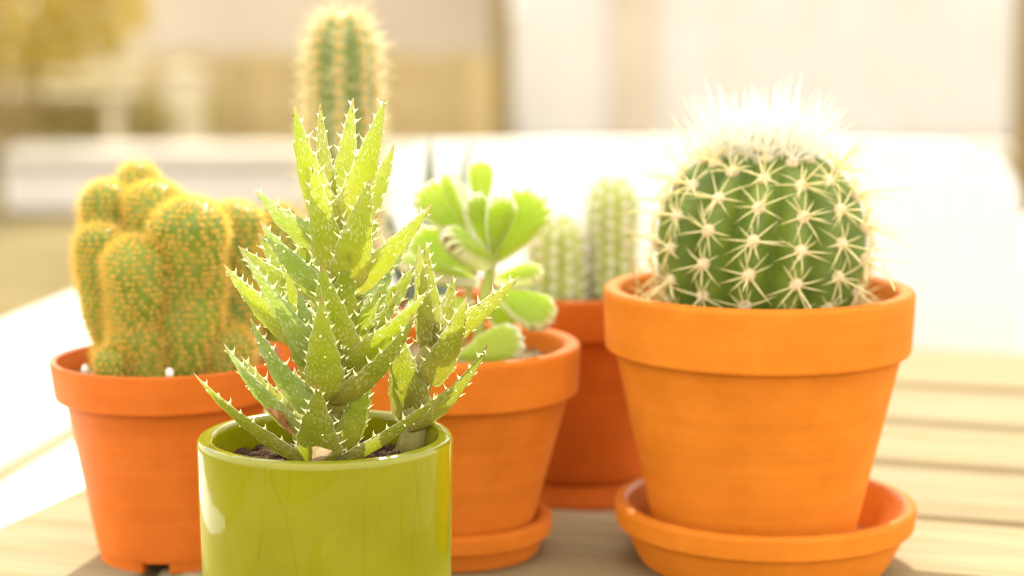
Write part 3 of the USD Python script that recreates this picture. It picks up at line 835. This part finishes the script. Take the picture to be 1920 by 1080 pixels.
AYC = .724
MAIN = [  # tip x, y, base x, y, width px, tip and base offsets in depth (m), bend, look
    (552, 198, 634, 440, 80, .006, .0, .08, 0), (722, 183, 642, 432, 62, .004, .0, .09, 0), (600, 195, 632, 450, 34, .028, .006, .05, 1),
    (662, 185, 636, 460, 48, .030, .006, .05, 0), (738, 272, 655, 435, 46, .03, .01, .10, 0), (588, 308, 630, 525, 54, -.020, -.008, .05, 0),
    (693, 338, 652, 540, 62, -.026, -.008, .07, 0), (478, 354, 614, 460, 56, .0, .0, .14, 2), (808, 385, 652, 548, 52, -.006, -.003, .12, 0),
    (489, 416, 624, 560, 60, -.020, -.008, .10, 2), (421, 497, 592, 655, 64, .002, .0, .08, 0), (447, 462, 588, 565, 56, .018, .008, .1, 0),
    (485, 438, 592, 560, 46, .03, .01, .1, 0), (460, 478, 612, 690, 62, -.020, -.009, .08, 2), (604, 556, 616, 745, 60, -.042, -.010, .12, 0),
    (802, 545, 642, 685, 60, -.018, -.008, .12, 0), (777, 592, 624, 752, 52, -.026, -.010, .14, 1), (470, 598, 594, 775, 64, -.014, -.008, .08, 2),
    (420, 644, 562, 806, 46, .006, .0, .06, 2), (364, 700, 570, 858, 50, -.016, -.004, .08, 1), (597, 722, 603, 862, 70, -.030, -.004, .16, 1),
    (843, 726, 640, 862, 46, -.012, -.004, .08, 1), (779, 498, 660, 625, 56, .028, .01, .12, 0), (708, 410, 650, 500, 42, .03, .01, .1, 0),
    (536, 488, 578, 622, 42, .0, .0, .05, 0), (736, 500, 655, 625, 48, .012, .005, .1, 2), (690, 636, 655, 835, 46, .006, .004, .05, 1),
    (552, 690, 592, 856, 50, .012, .006, .06, 0), (602, 497, 645, 665, 62, -.032, -.010, .10, 0), (690, 690, 636, 850, 50, -.004, .0, .06, 0),
    (520, 560, 600, 720, 50, -.004, .0, .06, 0), (668, 560, 640, 720, 56, -.006, .0, .05, 0), (556, 415, 618, 560, 44, .014, .004, .08, 0), (748, 545, 655, 672, 50, .012, .003, .1, 1), (497, 528, 596, 650, 48, .010, .004, .08, 2), (712, 600, 645, 770, 46, .008, .003, .08, 0), (548, 610, 600, 740, 44, .004, .002, .05, 2), (672, 455, 648, 600, 46, .012, .004, .05, 0),
    (446, 520, 590, 640, 38, .016, .006, .1, 2), (515, 455, 606, 570, 36, .018, .006, .1, 0), (770, 455, 655, 560, 36, .02, .006, .1, 2), (748, 590, 650, 720, 40, .006, .003, .1, 1),
    (452, 668, 576, 800, 38, .008, .003, .08, 1), (575, 470, 622, 620, 40, -.014, -.004, .06, 0), (655, 470, 640, 620, 44, -.018, -.006, .05, 0), (560, 545, 606, 690, 42, -.022, -.008, .08, 2),
    (640, 640, 630, 770, 42, -.020, -.006, .08, 1), (715, 545, 648, 660, 40, -.010, -.003, .1, 0)]
PUP = [(786, 460, 806, 665, 34, -.004, .0, .04, 1), (799, 454, 814, 655, 46, .006, .0, .04, 1), (973, 518, 820, 645, 48, .002, .0, .09, 1),
       (874, 558, 800, 718, 62, -.014, -.001, .05, 1), (850, 518, 828, 630, 32, .012, .004, .03, 1), (738, 600, 790, 790, 62, -.006, .0, .04, 1),
       (914, 646, 770, 805, 44, -.014, -.004, .10, 1), (856, 686, 812, 718, 28, .01, .004, .05, 0), (733, 660, 752, 790, 32, .002, .0, .03, 1)]
LOOKS = ["aloe_leaf", "aloe_leaf_olive", "aloe_leaf_cool"]


def build_aloe(label, data, foot, top, Yc, stem_r, seed, hide=0.0):
    f0, f1 = at(*foot, Yc), at(*top, Yc)
    f0[2] -= hide
    t = thing("aloe_plant", f0, label, "aloe")
    s = np.linspace(0, 1, 8)[:, None]
    path = f0 + (f1 - f0) * s - f0 + np.stack([.0008 * np.sin(s[:, 0] * 9), .0006 * np.cos(s[:, 0] * 7), 0 * s[:, 0]], 1)
    obj("stem", tube(path, np.linspace(stem_r, stem_r * .45, 8), 12), "aloe_stem", t, smooth=True)
    for i, (tx, ty, bx, by, w, dt, db, bend, lk) in enumerate(data):
        tip, base = at(tx, ty, Yc + dt), at(bx, by, Yc + db)
        # the foot of a leaf lies on the stem's skin
        axis = f0 + (f1 - f0) * np.clip((base[2] - f0[2]) / (f1[2] - f0[2]), 0, 1)
        aloe_leaf(t, f0, base, tip, w * Yc / FPX, axis, bend, seed + i, LOOKS[lk], tooth=1.0 if w > 36 else .75, face=1.3 if abs(dt) < .012 else (.5 if dt < 0 else -.5))
    return t


build_aloe("toothed green aloe with many pale spotted leaves in the glossy green pot", MAIN, (606, 862), (640, 470), AYC, .0062, 100, .003)
build_aloe("smaller olive aloe offshoot on a bare stem at the right of the green pot", PUP, (766, 838), (812, 600), .738, .0062, 300, .004)

# bark chip and dry leaf in the green pot
cp = at(595, 852, .692)
ch = trimesh.convex.convex_hull(np.random.default_rng(4).normal(size=(22, 3)) * [.0025, .0014, .0018])
t = obj("bark_chip", (np.array(ch.vertices) + cp, np.array(ch.faces)), "bark_chip")
tag(t, "pale tan bark chip on the soil at the front foot of the aloe", "bark chip")
dl0, dl1 = at(500, 764, .716), at(546, 812, .722)
pth = np.array([dl0, dl0 * .6 + dl1 * .4 + [0.001, 0, .0008], dl1])
sv, sf = tube(pth, [.0004, .0018, .0008], 6)
t = obj("dry_leaf", (sv, sf), "dry_leaf")
tag(t, "curled dry brown leaf between the lower left aloe leaves", "dry leaf")


# ------------------------------------------------------------------ bear paw succulent
def pad(parent, origin, base, tip, w, nvec, T, teeth=5, red=.9, cup=.12, seed=0, spread=1.15):
    rng = np.random.default_rng(seed)
    base, tip = base - origin, tip - origin
    L = np.linalg.norm(tip - base)
    u = nrm(tip - base)
    n = nrm(np.array(nvec) - (np.array(nvec) @ u) * u)
    s = np.cross(u, n)
    na, nr = 120, 12
    th = np.arange(na) * 2 * math.pi / na              # 0 = tip
    c0, sn = np.cos(th), np.sin(th)
    # egg outline: widest toward the tip
    y = .5 + .5 * c0
    half = np.interp(y, [0, .06, .2, .4, .6, .78, .9, .97, 1], [0, .16, .42, .74, .95, 1.0, .80, .45, 0]) * .5
    x = np.sign(sn) * half
    # smooth closed outline by arc
    ang = np.where(th > math.pi, th - 2 * math.pi, th)
    zone = np.abs(ang) < spread
    ph = np.where(zone, .5 + .5 * np.cos(ang / spread * math.pi * teeth), 0) * np.where(zone, 1, 0)
    k = 1 + .075 * ph * zone
    out = np.stack([x * w, (y - .5) * L], 1) * k[:, None]
    # low-pass the outline lightly
    rho = np.linspace(0, 1, nr + 1)[1:]
    dome = T * np.sqrt(np.maximum(1 - rho ** 3.2, 0))
    pts, edge, redv = [], [], []
    mid = (base + tip) / 2
    for sd in (1, -1):
        for q, d in zip(rho if sd == 1 else rho[:-1], dome if sd == 1 else dome[:-1]):
            o = out * q
            bend = cup * ((o[:, 0] / w) ** 2 * w * 1.6 + (o[:, 1] / L) ** 2 * L * .6)
            bump = .12 * T * (fbm(np.stack([o[:, 0], o[:, 1], 0 * o[:, 0] + sd], 1) * 150 + seed, 2) - .5)
            pts.append(mid + o[:, :1] * s + o[:, 1:] * u + (sd * d + bend + bump)[:, None] * n)
            edge.append(np.full(na, max(0, (q - .82) / .18) ** 1.2))
            redv.append(np.where(ph > .55, 1, 0) * max(0, (q - .88) / .12) * red)
    V = np.vstack(pts + [(mid + n * T)[None], (mid - n * T)[None]])
    E, R = np.r_[np.concatenate(edge), 0, 0], np.r_[np.concatenate(redv), 0, 0]
    j = np.arange(na)
    j2 = (j + 1) % na
    F = []
    ct, cb = len(V) - 2, len(V) - 1
    F.append(np.stack([np.full(na, ct), j2, j], 1))
    for r in range(nr - 1):
        a, b = r * na, (r + 1) * na
        F += [np.stack([a + j, a + j2, b + j2], 1), np.stack([a + j, b + j2, b + j], 1)]
    o = nr * na
    F.append(np.stack([np.full(na, cb), o + j, o + j2], 1))
    for r in range(nr - 2):
        a, b = o + r * na, o + (r + 1) * na
        F += [np.stack([a + j, b + j2, a + j2], 1), np.stack([a + j, b + j, b + j2], 1)]
    a, b = o + (nr - 2) * na, (nr - 1) * na
    F += [np.stack([a + j, b + j2, a + j2], 1), np.stack([a + j, b + j, b + j2], 1)]
    leaf = obj("leaf", (V, np.vstack(F)), "pad_green", parent, smooth=True, var={"edge": E, "red": R})
    # short velvet hairs
    tm = trimesh.Trimesh(V, np.vstack(F), process=False)
    cnt = int(min(2600, 2.2e6 * L * w + 500))
    pp, fi = trimesh.sample.sample_surface(tm, cnt, seed=seed)[:2]
    dn = tm.face_normals[fi]
    if np.mean(np.einsum("ij,ij->i", dn, pp - mid)) < 0:
        dn = -dn
    obj("fuzz", spikes(pp, dn + rng.normal(size=pp.shape) * .35, rng.uniform(.0004, .0010, cnt), .00005, mid=False), "pale_fuzz", leaf)
    tag(stage.GetPrimAtPath(str(leaf.GetPath()) + "/fuzz"), kind="stuff")


P0 = at(893, 672, MY)
bp = thing("bear_paw_succulent", P0, "fat light green succulent with toothed paw shaped leaves in the middle terracotta pot", "succulent")
s0 = [at(893, 685, MY), at(900, 600, MY), at(912, 540, MY - .002), at(925, 480, MY), at(905, 420, MY), at(902, 380, MY + .005)]
obj("stem", tube(np.array(s0) - P0, [.0026, .0024, .0024, .0022, .0016, .0012], 10), "stem_green", bp, smooth=True)
s1 = [at(868, 690, MY + .01), at(872, 600, MY + .01), at(880, 540, MY + .008), at(890, 500, MY + .006)]
obj("stem", tube(np.array(s1) - P0, [.0022, .002, .002, .0018], 10), "stem_brown", bp, smooth=True)
s2 = [at(915, 690, MY + .012), at(925, 620, MY + .012), at(930, 560, MY + .01)]
obj("stem", tube(np.array(s2) - P0, [.0011, .0011, .001], 8), "stem_brown", bp, smooth=True)
PADS = [(897, 300, 905, 400, 50, .010, .005, (.3, -1, 0), .004, 4, .2), (793, 350, 885, 458, 84, .016, .005, (.25, -1, .3), .0045, 6, .8),
        (837, 320, 885, 442, 44, .002, .0, (-.9, -.55, .2), .004, 4, .3), (885, 362, 916, 474, 52, -.006, .0, (.35, -1, .15), .0045, 5, .3),
        (945, 362, 922, 482, 56, -.014, -.003, (.2, -1, .2), .005, 5, .7), (1008, 360, 928, 496, 94, .0, .0, (-.1, -1, .1), .0052, 7, .75),
        (829, 438, 924, 506, 56, -.024, -.003, (-.35, -.75, .8), .006, 6, 1.0), (770, 440, 900, 540, 84, .012, .005, (.2, -1, .4), .005, 5, .3),
        (742, 490, 900, 535, 46, -.002, .0, (0, -.55, 1), .005, 5, .4), (1018, 510, 925, 530, 44, .0, .0, (0, -.7, 1), .0045, 5, .6),
        (1038, 602, 922, 548, 74, -.010, .0, (.3, -1, .6), .006, 5, .8), (960, 612, 903, 555, 52, .006, .0, (0, -1, .3), .005, 4, .2),
        (760, 590, 892, 565, 52, .006, .0, (0, -1, .7), .005, 4, .3)]
for i, (tx, ty, bx, by, w, dt, db, nv, T, tth, rd) in enumerate(PADS):
    pad(bp, P0, at(bx, by, MY + db), at(tx, ty, MY + dt), w * MY / FPX, nv, T, tth, rd, seed=20 + i)
pad(bp, P0, at(850, 676, MY - .022), at(982, 634, MY - .026), 74 * MY / FPX, (.05, -1, .5), .0045, 9, .15, cup=.1, seed=44, spread=1.9)


# ------------------------------------------------------------------ round spiny cactus
def ribbed(R, H, ribs, depth, twist, power, nu=64, nv=None, sharp=.8, lo=-1.0):
    """A ribbed barrel: centre at z = 0, half-height H, returns (mesh, function giving point and normal on a crest)."""
    nv = nv or ribs * 12

    def surf(u, th):                                   # u in [-1, 1] from foot to crown
        a = np.asarray(u) * math.pi / 2
        ca = np.sign(np.cos(a)) * np.abs(np.cos(a)) ** power
        sa = np.sign(np.sin(a)) * np.abs(np.sin(a)) ** (power * .95)
        rib = ((1 + np.cos(ribs * (th - twist * u))) / 2) ** sharp
        r = R * ca * (1 - depth + depth * rib)
        dip = -.10 * H * np.maximum(0, (u - .86) / .14) ** 1.5
        return np.stack([r * np.cos(th), r * np.sin(th), H * sa + dip], -1)

    us = np.linspace(lo, 1, nu)
    th = np.arange(nv) * 2 * math.pi / nv
    U, TH = np.meshgrid(us, th, indexing="ij")
    v = surf(U, TH).reshape(-1, 3)
    i, j = np.meshgrid(np.arange(nu - 1), np.arange(nv), indexing="ij")
    j2 = (j + 1) % nv
    a, b, c, d = i * nv + j, i * nv + j2, (i + 1) * nv + j2, (i + 1) * nv + j
    f = np.vstack([np.stack([a, b, c], -1).reshape(-1, 3), np.stack([a, c, d], -1).reshape(-1, 3)])

    def crest(k, u):
        th = 2 * math.pi * k / ribs + twist * u
        p = surf(u, th)
        e = 1e-3
        du = nrm(surf(min(u + e, 1), th + twist * e) - surf(u - e, th - twist * e))
        side = np.array([-math.sin(th), math.cos(th), 0])
        n = nrm(np.cross(side, du))
        return p, n, du, side
    return (v, f), crest


def areoles(crest, ribs, spacing, R, H, u0=-.75, u1=.93, stagger=.5, rng=None):
    out = []
    us = np.linspace(-1, .995, 500)
    for k in range(ribs):
        pts = np.array([crest(k, u)[0] for u in us[::5]])
        arc = np.r_[0, np.cumsum(np.linalg.norm(np.diff(pts, axis=0), axis=1))]
        a = spacing * (.3 + stagger * (k % 2)) if rng is None else spacing * rng.uniform(.2, .9)
        while a < arc[-1]:
            u = float(np.interp(a, arc, us[::5]))
            if u0 < u < u1:
                out.append((k, u))
            a += spacing * (1 if u < .6 else .62)
    return out


BR, BH = .0456, .0440
bz = at(1428, 462, BY)[2]
C0 = np.array([at(1428, 462, BY)[0], BY, bz])
foot = bc[2] - .014
cact = thing("round_cactus", (C0[0], C0[1], foot), "round ribbed cactus bristling with long cream spines in the large terracotta pot", "cactus")
(bv, bf), crest = ribbed(BR, BH, 14, .24, .22, .90, nu=72, sharp=.62)
off = np.array([0, 0, bz - foot])
body = obj("body", (bv + off, bf), "cactus_green", cact, smooth=True)
rng = np.random.default_rng(11)
AR = areoles(crest, 14, .0142, BR, BH, rng=np.random.default_rng(5))
for (k, u) in AR:
    p, n, du, sd = crest(k, u)
    if p[1] > .036 and u < .3:
        continue                                       # the far side, never in view
    top = max(0, (u - .45) / .5)
    pd = blob((0, 0, 0), np.array([.0030, .0030, .0022]), 1)
    ms_pad = (pd[0] @ np.stack([sd, du, n]) + p + off, pd[1])
    m_ = int(rng.integers(8, 11)) + int(2 * top)
    an = np.arange(m_) * 2 * math.pi / m_ + rng.uniform(0, 1) + rng.normal(size=m_) * .22
    lift = rng.uniform(.20, .42, m_) + top * rng.uniform(.2, 1.0, m_)
    D = np.cos(an)[:, None] * sd + np.sin(an)[:, None] * du + lift[:, None] * n
    Ls = rng.uniform(.0115, .0190, m_) * np.where(np.sin(an) > .5, .8, 1.0)
    nc = 1 + (rng.random() < .5) + int(2 * top)
    Dc = n[None] + rng.normal(size=(nc, 3)) * .28 - du * .25 * (1 - top)
    D, Ls = np.vstack([D, Dc]), np.r_[Ls, rng.uniform(.018, .030, nc)]
    D = nrm(D) + np.array([0, 0, .9 * top])
    bend = -n[None] * (rng.uniform(.0005, .0042, len(D)) * (1 - top))[:, None]
    sp = spikes(np.broadcast_to(p + off + n * .0008, (len(D), 3)), D, Ls, rng.uniform(.00038, .00056, len(D)), bend, sides=5)
    obj("spine_cluster", sp, "cream_spine" if top < .35 else "white_spine", body, smooth=True)
    obj("areole", ms_pad, "cream_wool", body, smooth=True)
# crown: wool and a tuft of upright spines
m_ = 190
a_, q = rng.uniform(0, 2 * math.pi, m_), np.sqrt(rng.uniform(0.02, 1, m_)) * .022
zz = np.sqrt(np.maximum(0, 1 - (q / .046) ** 2.6)) * BH - .004
Pc = np.stack([q * np.cos(a_), q * np.sin(a_), zz], 1) + off
Dc = np.stack([np.cos(a_) * q / .026 * .95, np.sin(a_) * q / .026 * .95, np.full(m_, 1.0)], 1) + rng.normal(size=(m_, 3)) * .36
tf = obj("crown_spines", spikes(Pc, Dc, rng.uniform(.014, .040, m_), rng.uniform(.00034, .0005, m_), sides=4, bend=rng.normal(size=(m_, 3)) * .001), "white_spine", body, smooth=True)
tag(tf, kind="stuff")
obj("crown_wool", blob(off + [0, 0, BH * .90], np.array([.011, .011, .0035]), 3), "cream_wool", body, smooth=True)
# shed spines and straw lying round its foot
m_ = 150
a_, q = rng.uniform(0, 2 * math.pi, m_), rng.uniform(.043, .0555, m_)
Pc = np.stack([q * np.cos(a_) + bc[0], q * np.sin(a_) + BY, np.full(m_, foot + .0022) + rng.uniform(0, .006, m_)], 1)
tag(obj("shed_spines", spikes(Pc, rng.normal(size=(m_, 3)) * [1, 1, .45], rng.uniform(.010, .018, m_), .00034, sides=4), "straw_spine", None, smooth=True),
    "pale shed spines lying on the soil around the round cactus", "spines", kind="stuff")
tw = [at(1186, 488, BY - .008), at(1188, 510, BY - .008), at(1196, 532, BY - .008), at(1210, 550, BY - .006)]
tag(obj("dry_twig", tube(tw, [.0004, .0005, .0006, .0005], 6), "stem_brown"), "thin bent dry twig inside the left rim of the large pot", "twig")
ls = [at(1655, 492, BY - .03), at(1678, 545, BY - .05)]
tag(obj("fallen_spine", tube(ls, [.0005, .00025], 6), "cream_spine"), "single long spine leaning over the right rim of the large pot", "spine")


# ------------------------------------------------------------------ golden clustered cactus (left)
GC0 = at(310, 700, LY)
gcact = thing("golden_cactus", (GC0[0], LY, lc[2] - .009), "clustered finger cactus covered in golden spines in the red plastic pot", "cactus")
GO = np.array([GC0[0], LY, lc[2] - .009])
rng = np.random.default_rng(21)
LOBES = [  # top x, y, foot x, y, width px, depth of top and foot
    (358, 372, 352, 735, 132, -.020, -.012, "short"), (252, 446, 272, 735, 118, -.026, -.014, ""), (182, 424, 214, 690, 92, -.012, -.004, ""),
    (198, 342, 205, 560, 92, .012, .008, ""), (292, 342, 290, 640, 118, .004, .002, ""), (258, 308, 262, 520, 88, .030, .020, ""),
    (440, 380, 438, 735, 96, .006, .000, ""), (525, 384, 515, 640, 86, .022, .015, ""), (432, 612, 415, 748, 108, -.014, -.010, ""),
    (250, 590, 285, 748, 110, -.022, -.018, ""), (204, 650, 214, 730, 62, -.030, -.026, "")]
for i, (tx, ty, fx, fy, wpx, dt, df, _) in enumerate(LOBES):
    A, B = at(fx, fy, LY + df) - GO, at(tx, ty, LY + dt) - GO
    R = wpx * LY / FPX / 2
    ax = nrm(B - A)
    Ln = np.linalg.norm(B - A)
    rad_bottom = .45 if i == 2 else .72 if i not in (8, 9, 10) else .9
    ns, na = 40, 40
    ss = np.linspace(0, 1, ns)
    cap = R / Ln
    prof = np.where(ss < 1 - cap, 1.0, np.sqrt(np.maximum(0, 1 - ((ss - 1 + cap) / cap) ** 2)))
    prof = prof * np.interp(ss, [0, .35, .75, 1], [rad_bottom, .92, 1.0, 1.0])
    a0 = np.array([1.0, 0, 0])
    U = nrm(a0 - (a0 @ ax) * ax)
    W = np.cross(ax, U)
    th = np.arange(na) * 2 * math.pi / na

    def surf(s, t):
        r = R * np.interp(s, ss, prof)
        p = A + (ax * (np.asarray(s) * Ln)[..., None]) + r[..., None] * (np.cos(t)[..., None] * U + np.sin(t)[..., None] * W * .9)
        return p + (fbm(p * 70 + i * 7, 3) - .5)[..., None] * R * .44 * nrm(p - A - ax * (np.asarray(s) * Ln)[..., None] + ax * 1e-6)
    S_, T_ = np.meshgrid(1 - (1 - ss) ** 1.5, th, indexing="ij")
    v = surf(S_, T_).reshape(-1, 3)
    ii, j = np.meshgrid(np.arange(ns - 1), np.arange(na), indexing="ij")
    j2 = (j + 1) % na
    a, b, c, d = ii * na + j, ii * na + j2, (ii + 1) * na + j2, (ii + 1) * na + j
    f = np.vstack([np.stack([a, b, c], -1).reshape(-1, 3), np.stack([a, c, d], -1).reshape(-1, 3)])
    lobe = obj("finger", (v, f), "golden_cactus_green", gcact, smooth=True)
    # areoles in spirals, each a small orange pad with a star of fine spines
    step = .0031
    PT = []
    arc = np.r_[0, np.cumsum(np.hypot(np.diff(ss) * Ln, np.diff(prof) * R))]
    for row, h in enumerate(np.arange(.3 * step, arc[-1], step * .86)):
        sv = float(np.interp(h, arc, ss))
        rl = R * float(np.interp(sv, ss, prof))
        nn_ = max(1, int(round(2 * math.pi * rl * .95 / step)))
        PT += [(sv, (q + .5 * (row % 2)) * 2 * math.pi / nn_ + rng.normal() * .07) for q in range(nn_)]
    PT = np.array(PT)
    PT = PT[PT[:, 0] > .03]
    p = surf(PT[:, 0], PT[:, 1])
    e1 = surf(np.minimum(PT[:, 0] + .004, 1.0), PT[:, 1]) - surf(PT[:, 0] - .004, PT[:, 1])
    e2 = surf(PT[:, 0], PT[:, 1] + .05) - surf(PT[:, 0], PT[:, 1] - .05)
    nn = nrm(np.cross(e2, e1))
    keep = (p[:, 1] < .045)
    p, nn, e1, e2 = p[keep], nn[keep], nrm(e1[keep]), nrm(e2[keep])
    K = 13
    an = np.arange(K)[None] * 2 * math.pi / K + rng.uniform(0, 1, (len(p), 1)) + rng.normal(size=(len(p), K)) * .2
    lift = rng.uniform(.8, 2.6, (len(p), K))
    D = (np.cos(an)[..., None] * e1[:, None] + np.sin(an)[..., None] * e2[:, None] + lift[..., None] * nn[:, None]).reshape(-1, 3)
    Pp = np.repeat(p, K, 0)
    sp = obj("spines", spikes(Pp, D, rng.uniform(.0026, .0062, len(Pp)), rng.uniform(.00006, .00011, len(Pp)), mid=False), "golden_spine", lobe)
    tag(sp, kind="stuff")
    ic = trimesh.creation.icosphere(subdivisions=0)
    pads = (np.array(ic.vertices)[None] * .00066 + (p + nn * .0003)[:, None]).reshape(-1, 3)
    pf = (np.array(ic.faces)[None] + (np.arange(len(p)) * 12)[:, None, None]).reshape(-1, 3)
    tag(obj("areoles", (pads, pf), "orange_wool", lobe, smooth=True), kind="stuff")
for (x, y, dY, s, lab) in ((278, 424, -.012, .0011, "tiny white grain stuck on the back finger of the golden cactus"), (318, 700, -.044, .0022, "white pebble at the front foot of the golden cactus"), (160, 692, -.03, .002, "pale pebble left of the golden cactus by the pot wall")):
    bvv = blob(at(x, y, LY + dY), np.array([.8, 1, 1.1]) * s, 2)
    tag(obj("pebble", bvv, "white_grit", smooth=True), lab, "pebble")


# ------------------------------------------------------------------ tall column cactus at the back
def column(name, label, c, z0, z1, R, ribs, look, spine, wool, seed, Lsp, spacing, cat="cactus", per=12, up=.15, rs=.00032):
    rng = np.random.default_rng(seed)
    H = (z1 - z0)
    t = thing(name, (c[0], c[1], z0), label, cat)
    ns, na = 70, ribs * 10
    ss = np.linspace(0, 1, ns)
    cap = min(.5, R * 1.35 / H)
    pr = lambda s: np.where(s < 1 - cap, 1.0, np.sqrt(np.maximum(0, 1 - (np.maximum(s - 1 + cap, 0) / cap) ** 2))) * (1 - .08 * np.sin(s * 9 + seed) * .4)

    def surf(s, th):
        rib = ((1 + np.cos(ribs * th)) / 2) ** .8
        r = R * pr(s) * (.70 + .30 * rib)
        return np.stack([r * np.cos(th), r * np.sin(th), s * H], -1)
    S_, T_ = np.meshgrid(1 - (1 - ss) ** 1.4, np.arange(na) * 2 * math.pi / na, indexing="ij")
    v = surf(S_, T_).reshape(-1, 3)
    ii, j = np.meshgrid(np.arange(ns - 1), np.arange(na), indexing="ij")
    j2 = (j + 1) % na
    a, b, c_, d = ii * na + j, ii * na + j2, (ii + 1) * na + j2, (ii + 1) * na + j
    body = obj("body", (v, np.vstack([np.stack([a, b, c_], -1).reshape(-1, 3), np.stack([a, c_, d], -1).reshape(-1, 3)])), look, t, smooth=True)
    SP, WL = [], []
    for k in range(ribs):
        th = 2 * math.pi * k / ribs
        zs = np.arange(spacing * (.3 + .5 * (k % 2)), H * .995, spacing)
        for z in zs:
            s = z / H
            p = surf(np.array(s), np.array(th))
            n = nrm(np.array([math.cos(th), math.sin(th), max(0, (s - 1 + cap) / cap) * 1.6]))
            sd = np.array([-math.sin(th), math.cos(th), 0])
            du = np.cross(n, sd)
            an = rng.uniform(0, 2 * math.pi, per)
            D = np.cos(an)[:, None] * sd + np.sin(an)[:, None] * du + n * rng.uniform(.3, 1.6, (per, 1)) + [0, 0, up]
            SP.append(spikes(np.broadcast_to(p, (per, 3)), D, (.35 + .5 * rng.random(per) + .8 * rng.random(per) ** 6) * Lsp, rs, sides=4))
            WL.append(blob(p, np.full(3, R * .07 + .0004), 1))
    tag(obj("spines", join(SP), spine, body, smooth=True), kind="stuff")
    tag(obj("areoles", join(WL), wool, body, smooth=True), kind="stuff")
    return t


cb = at(635, 600, TY)
ct_ = at(640, 24, TY)
column("column_cactus", "tall ribbed column cactus with golden spines rising behind the aloe", (ct_[0], TY), tp[2] - .009, ct_[2], 61 * TY / FPX, 8, "column_green", "pale_straw_spine", "orange_wool", 31, .0135, .0056, per=22, rs=.00020)

zr = rc[2] - .006
for (x, y, dY, wpx, lab, sd, Ls) in ((1045, 402, -.005, 108, "short striped cactus at the left of the back pot", 41, .006),
                                     (1150, 330, .000, 92, "taller striped cactus at the right of the back pot", 42, .007)):
    p = at(x, y, RY + dY)
    column("small_cactus", lab, (p[0], p[1]), zr - .001, p[2], wpx * p[1] / FPX / 2, 11, "small_cactus_green", "white_spine", "white_wool", sd, Ls, .0062, per=14, up=.4)

# ------------------------------------------------------------------ grey spiky plant at the back
A0 = np.array([ap[0], AY, ap[2] - .008])
ag = thing("agave_plant", A0, "grey green spiky leaved plant blurred behind the bear paw succulent", "agave")
for i, (tx, ty, w, dY, bend) in enumerate(((806, 255, 34, .0, .03), (884, 258, 26, .01, .03), (690, 330, 62, -.02, .05), (735, 400, 60, -.03, .12), (850, 380, 40, .03, .06), (900, 420, 44, -.02, .1), (770, 470, 64, -.03, .12))):
    base, tip = at(800 + (tx - 800) * .1, 565, AY) - A0, at(tx, ty, AY + dY) - A0
    u = nrm(tip - base)
    L = np.linalg.norm(tip - base)
    n0 = np.array([0, -.6, .5]) - np.array([u[0], 0, 0])
    n0 = nrm(n0 - (n0 @ u) * u)
    sdv = np.cross(u, n0)
    ts = np.linspace(0, 1, 20)
    Pm = base + (tip - base) * ts[:, None] - n0 * (bend * L * 4 * ts * (1 - ts))[:, None]
    hw = w * AY / FPX / 2 * (1 - ts ** 2) ** .9 + .0002
    X = np.array([-1, -.5, 0, .5, 1, .5, 0, -.5])
    Z = np.array([0, -.22, -.3, -.22, 0, .02, -.06, .02])
    v = (Pm[:, None] + sdv * (hw[:, None] * X)[:, :, None] + n0 * (hw[:, None] * Z)[:, :, None]).reshape(-1, 3)
    k = 8
    ii, j = np.meshgrid(np.arange(19), np.arange(k), indexing="ij")
    a, b, c_, d = ii * k + j, ii * k + (j + 1) % k, (ii + 1) * k + (j + 1) % k, (ii + 1) * k + j
    obj("leaf", (v, np.vstack([np.stack([a, b, c_], -1).reshape(-1, 3), np.stack([a, c_, d], -1).reshape(-1, 3)])), "agave_grey", ag, smooth=50)
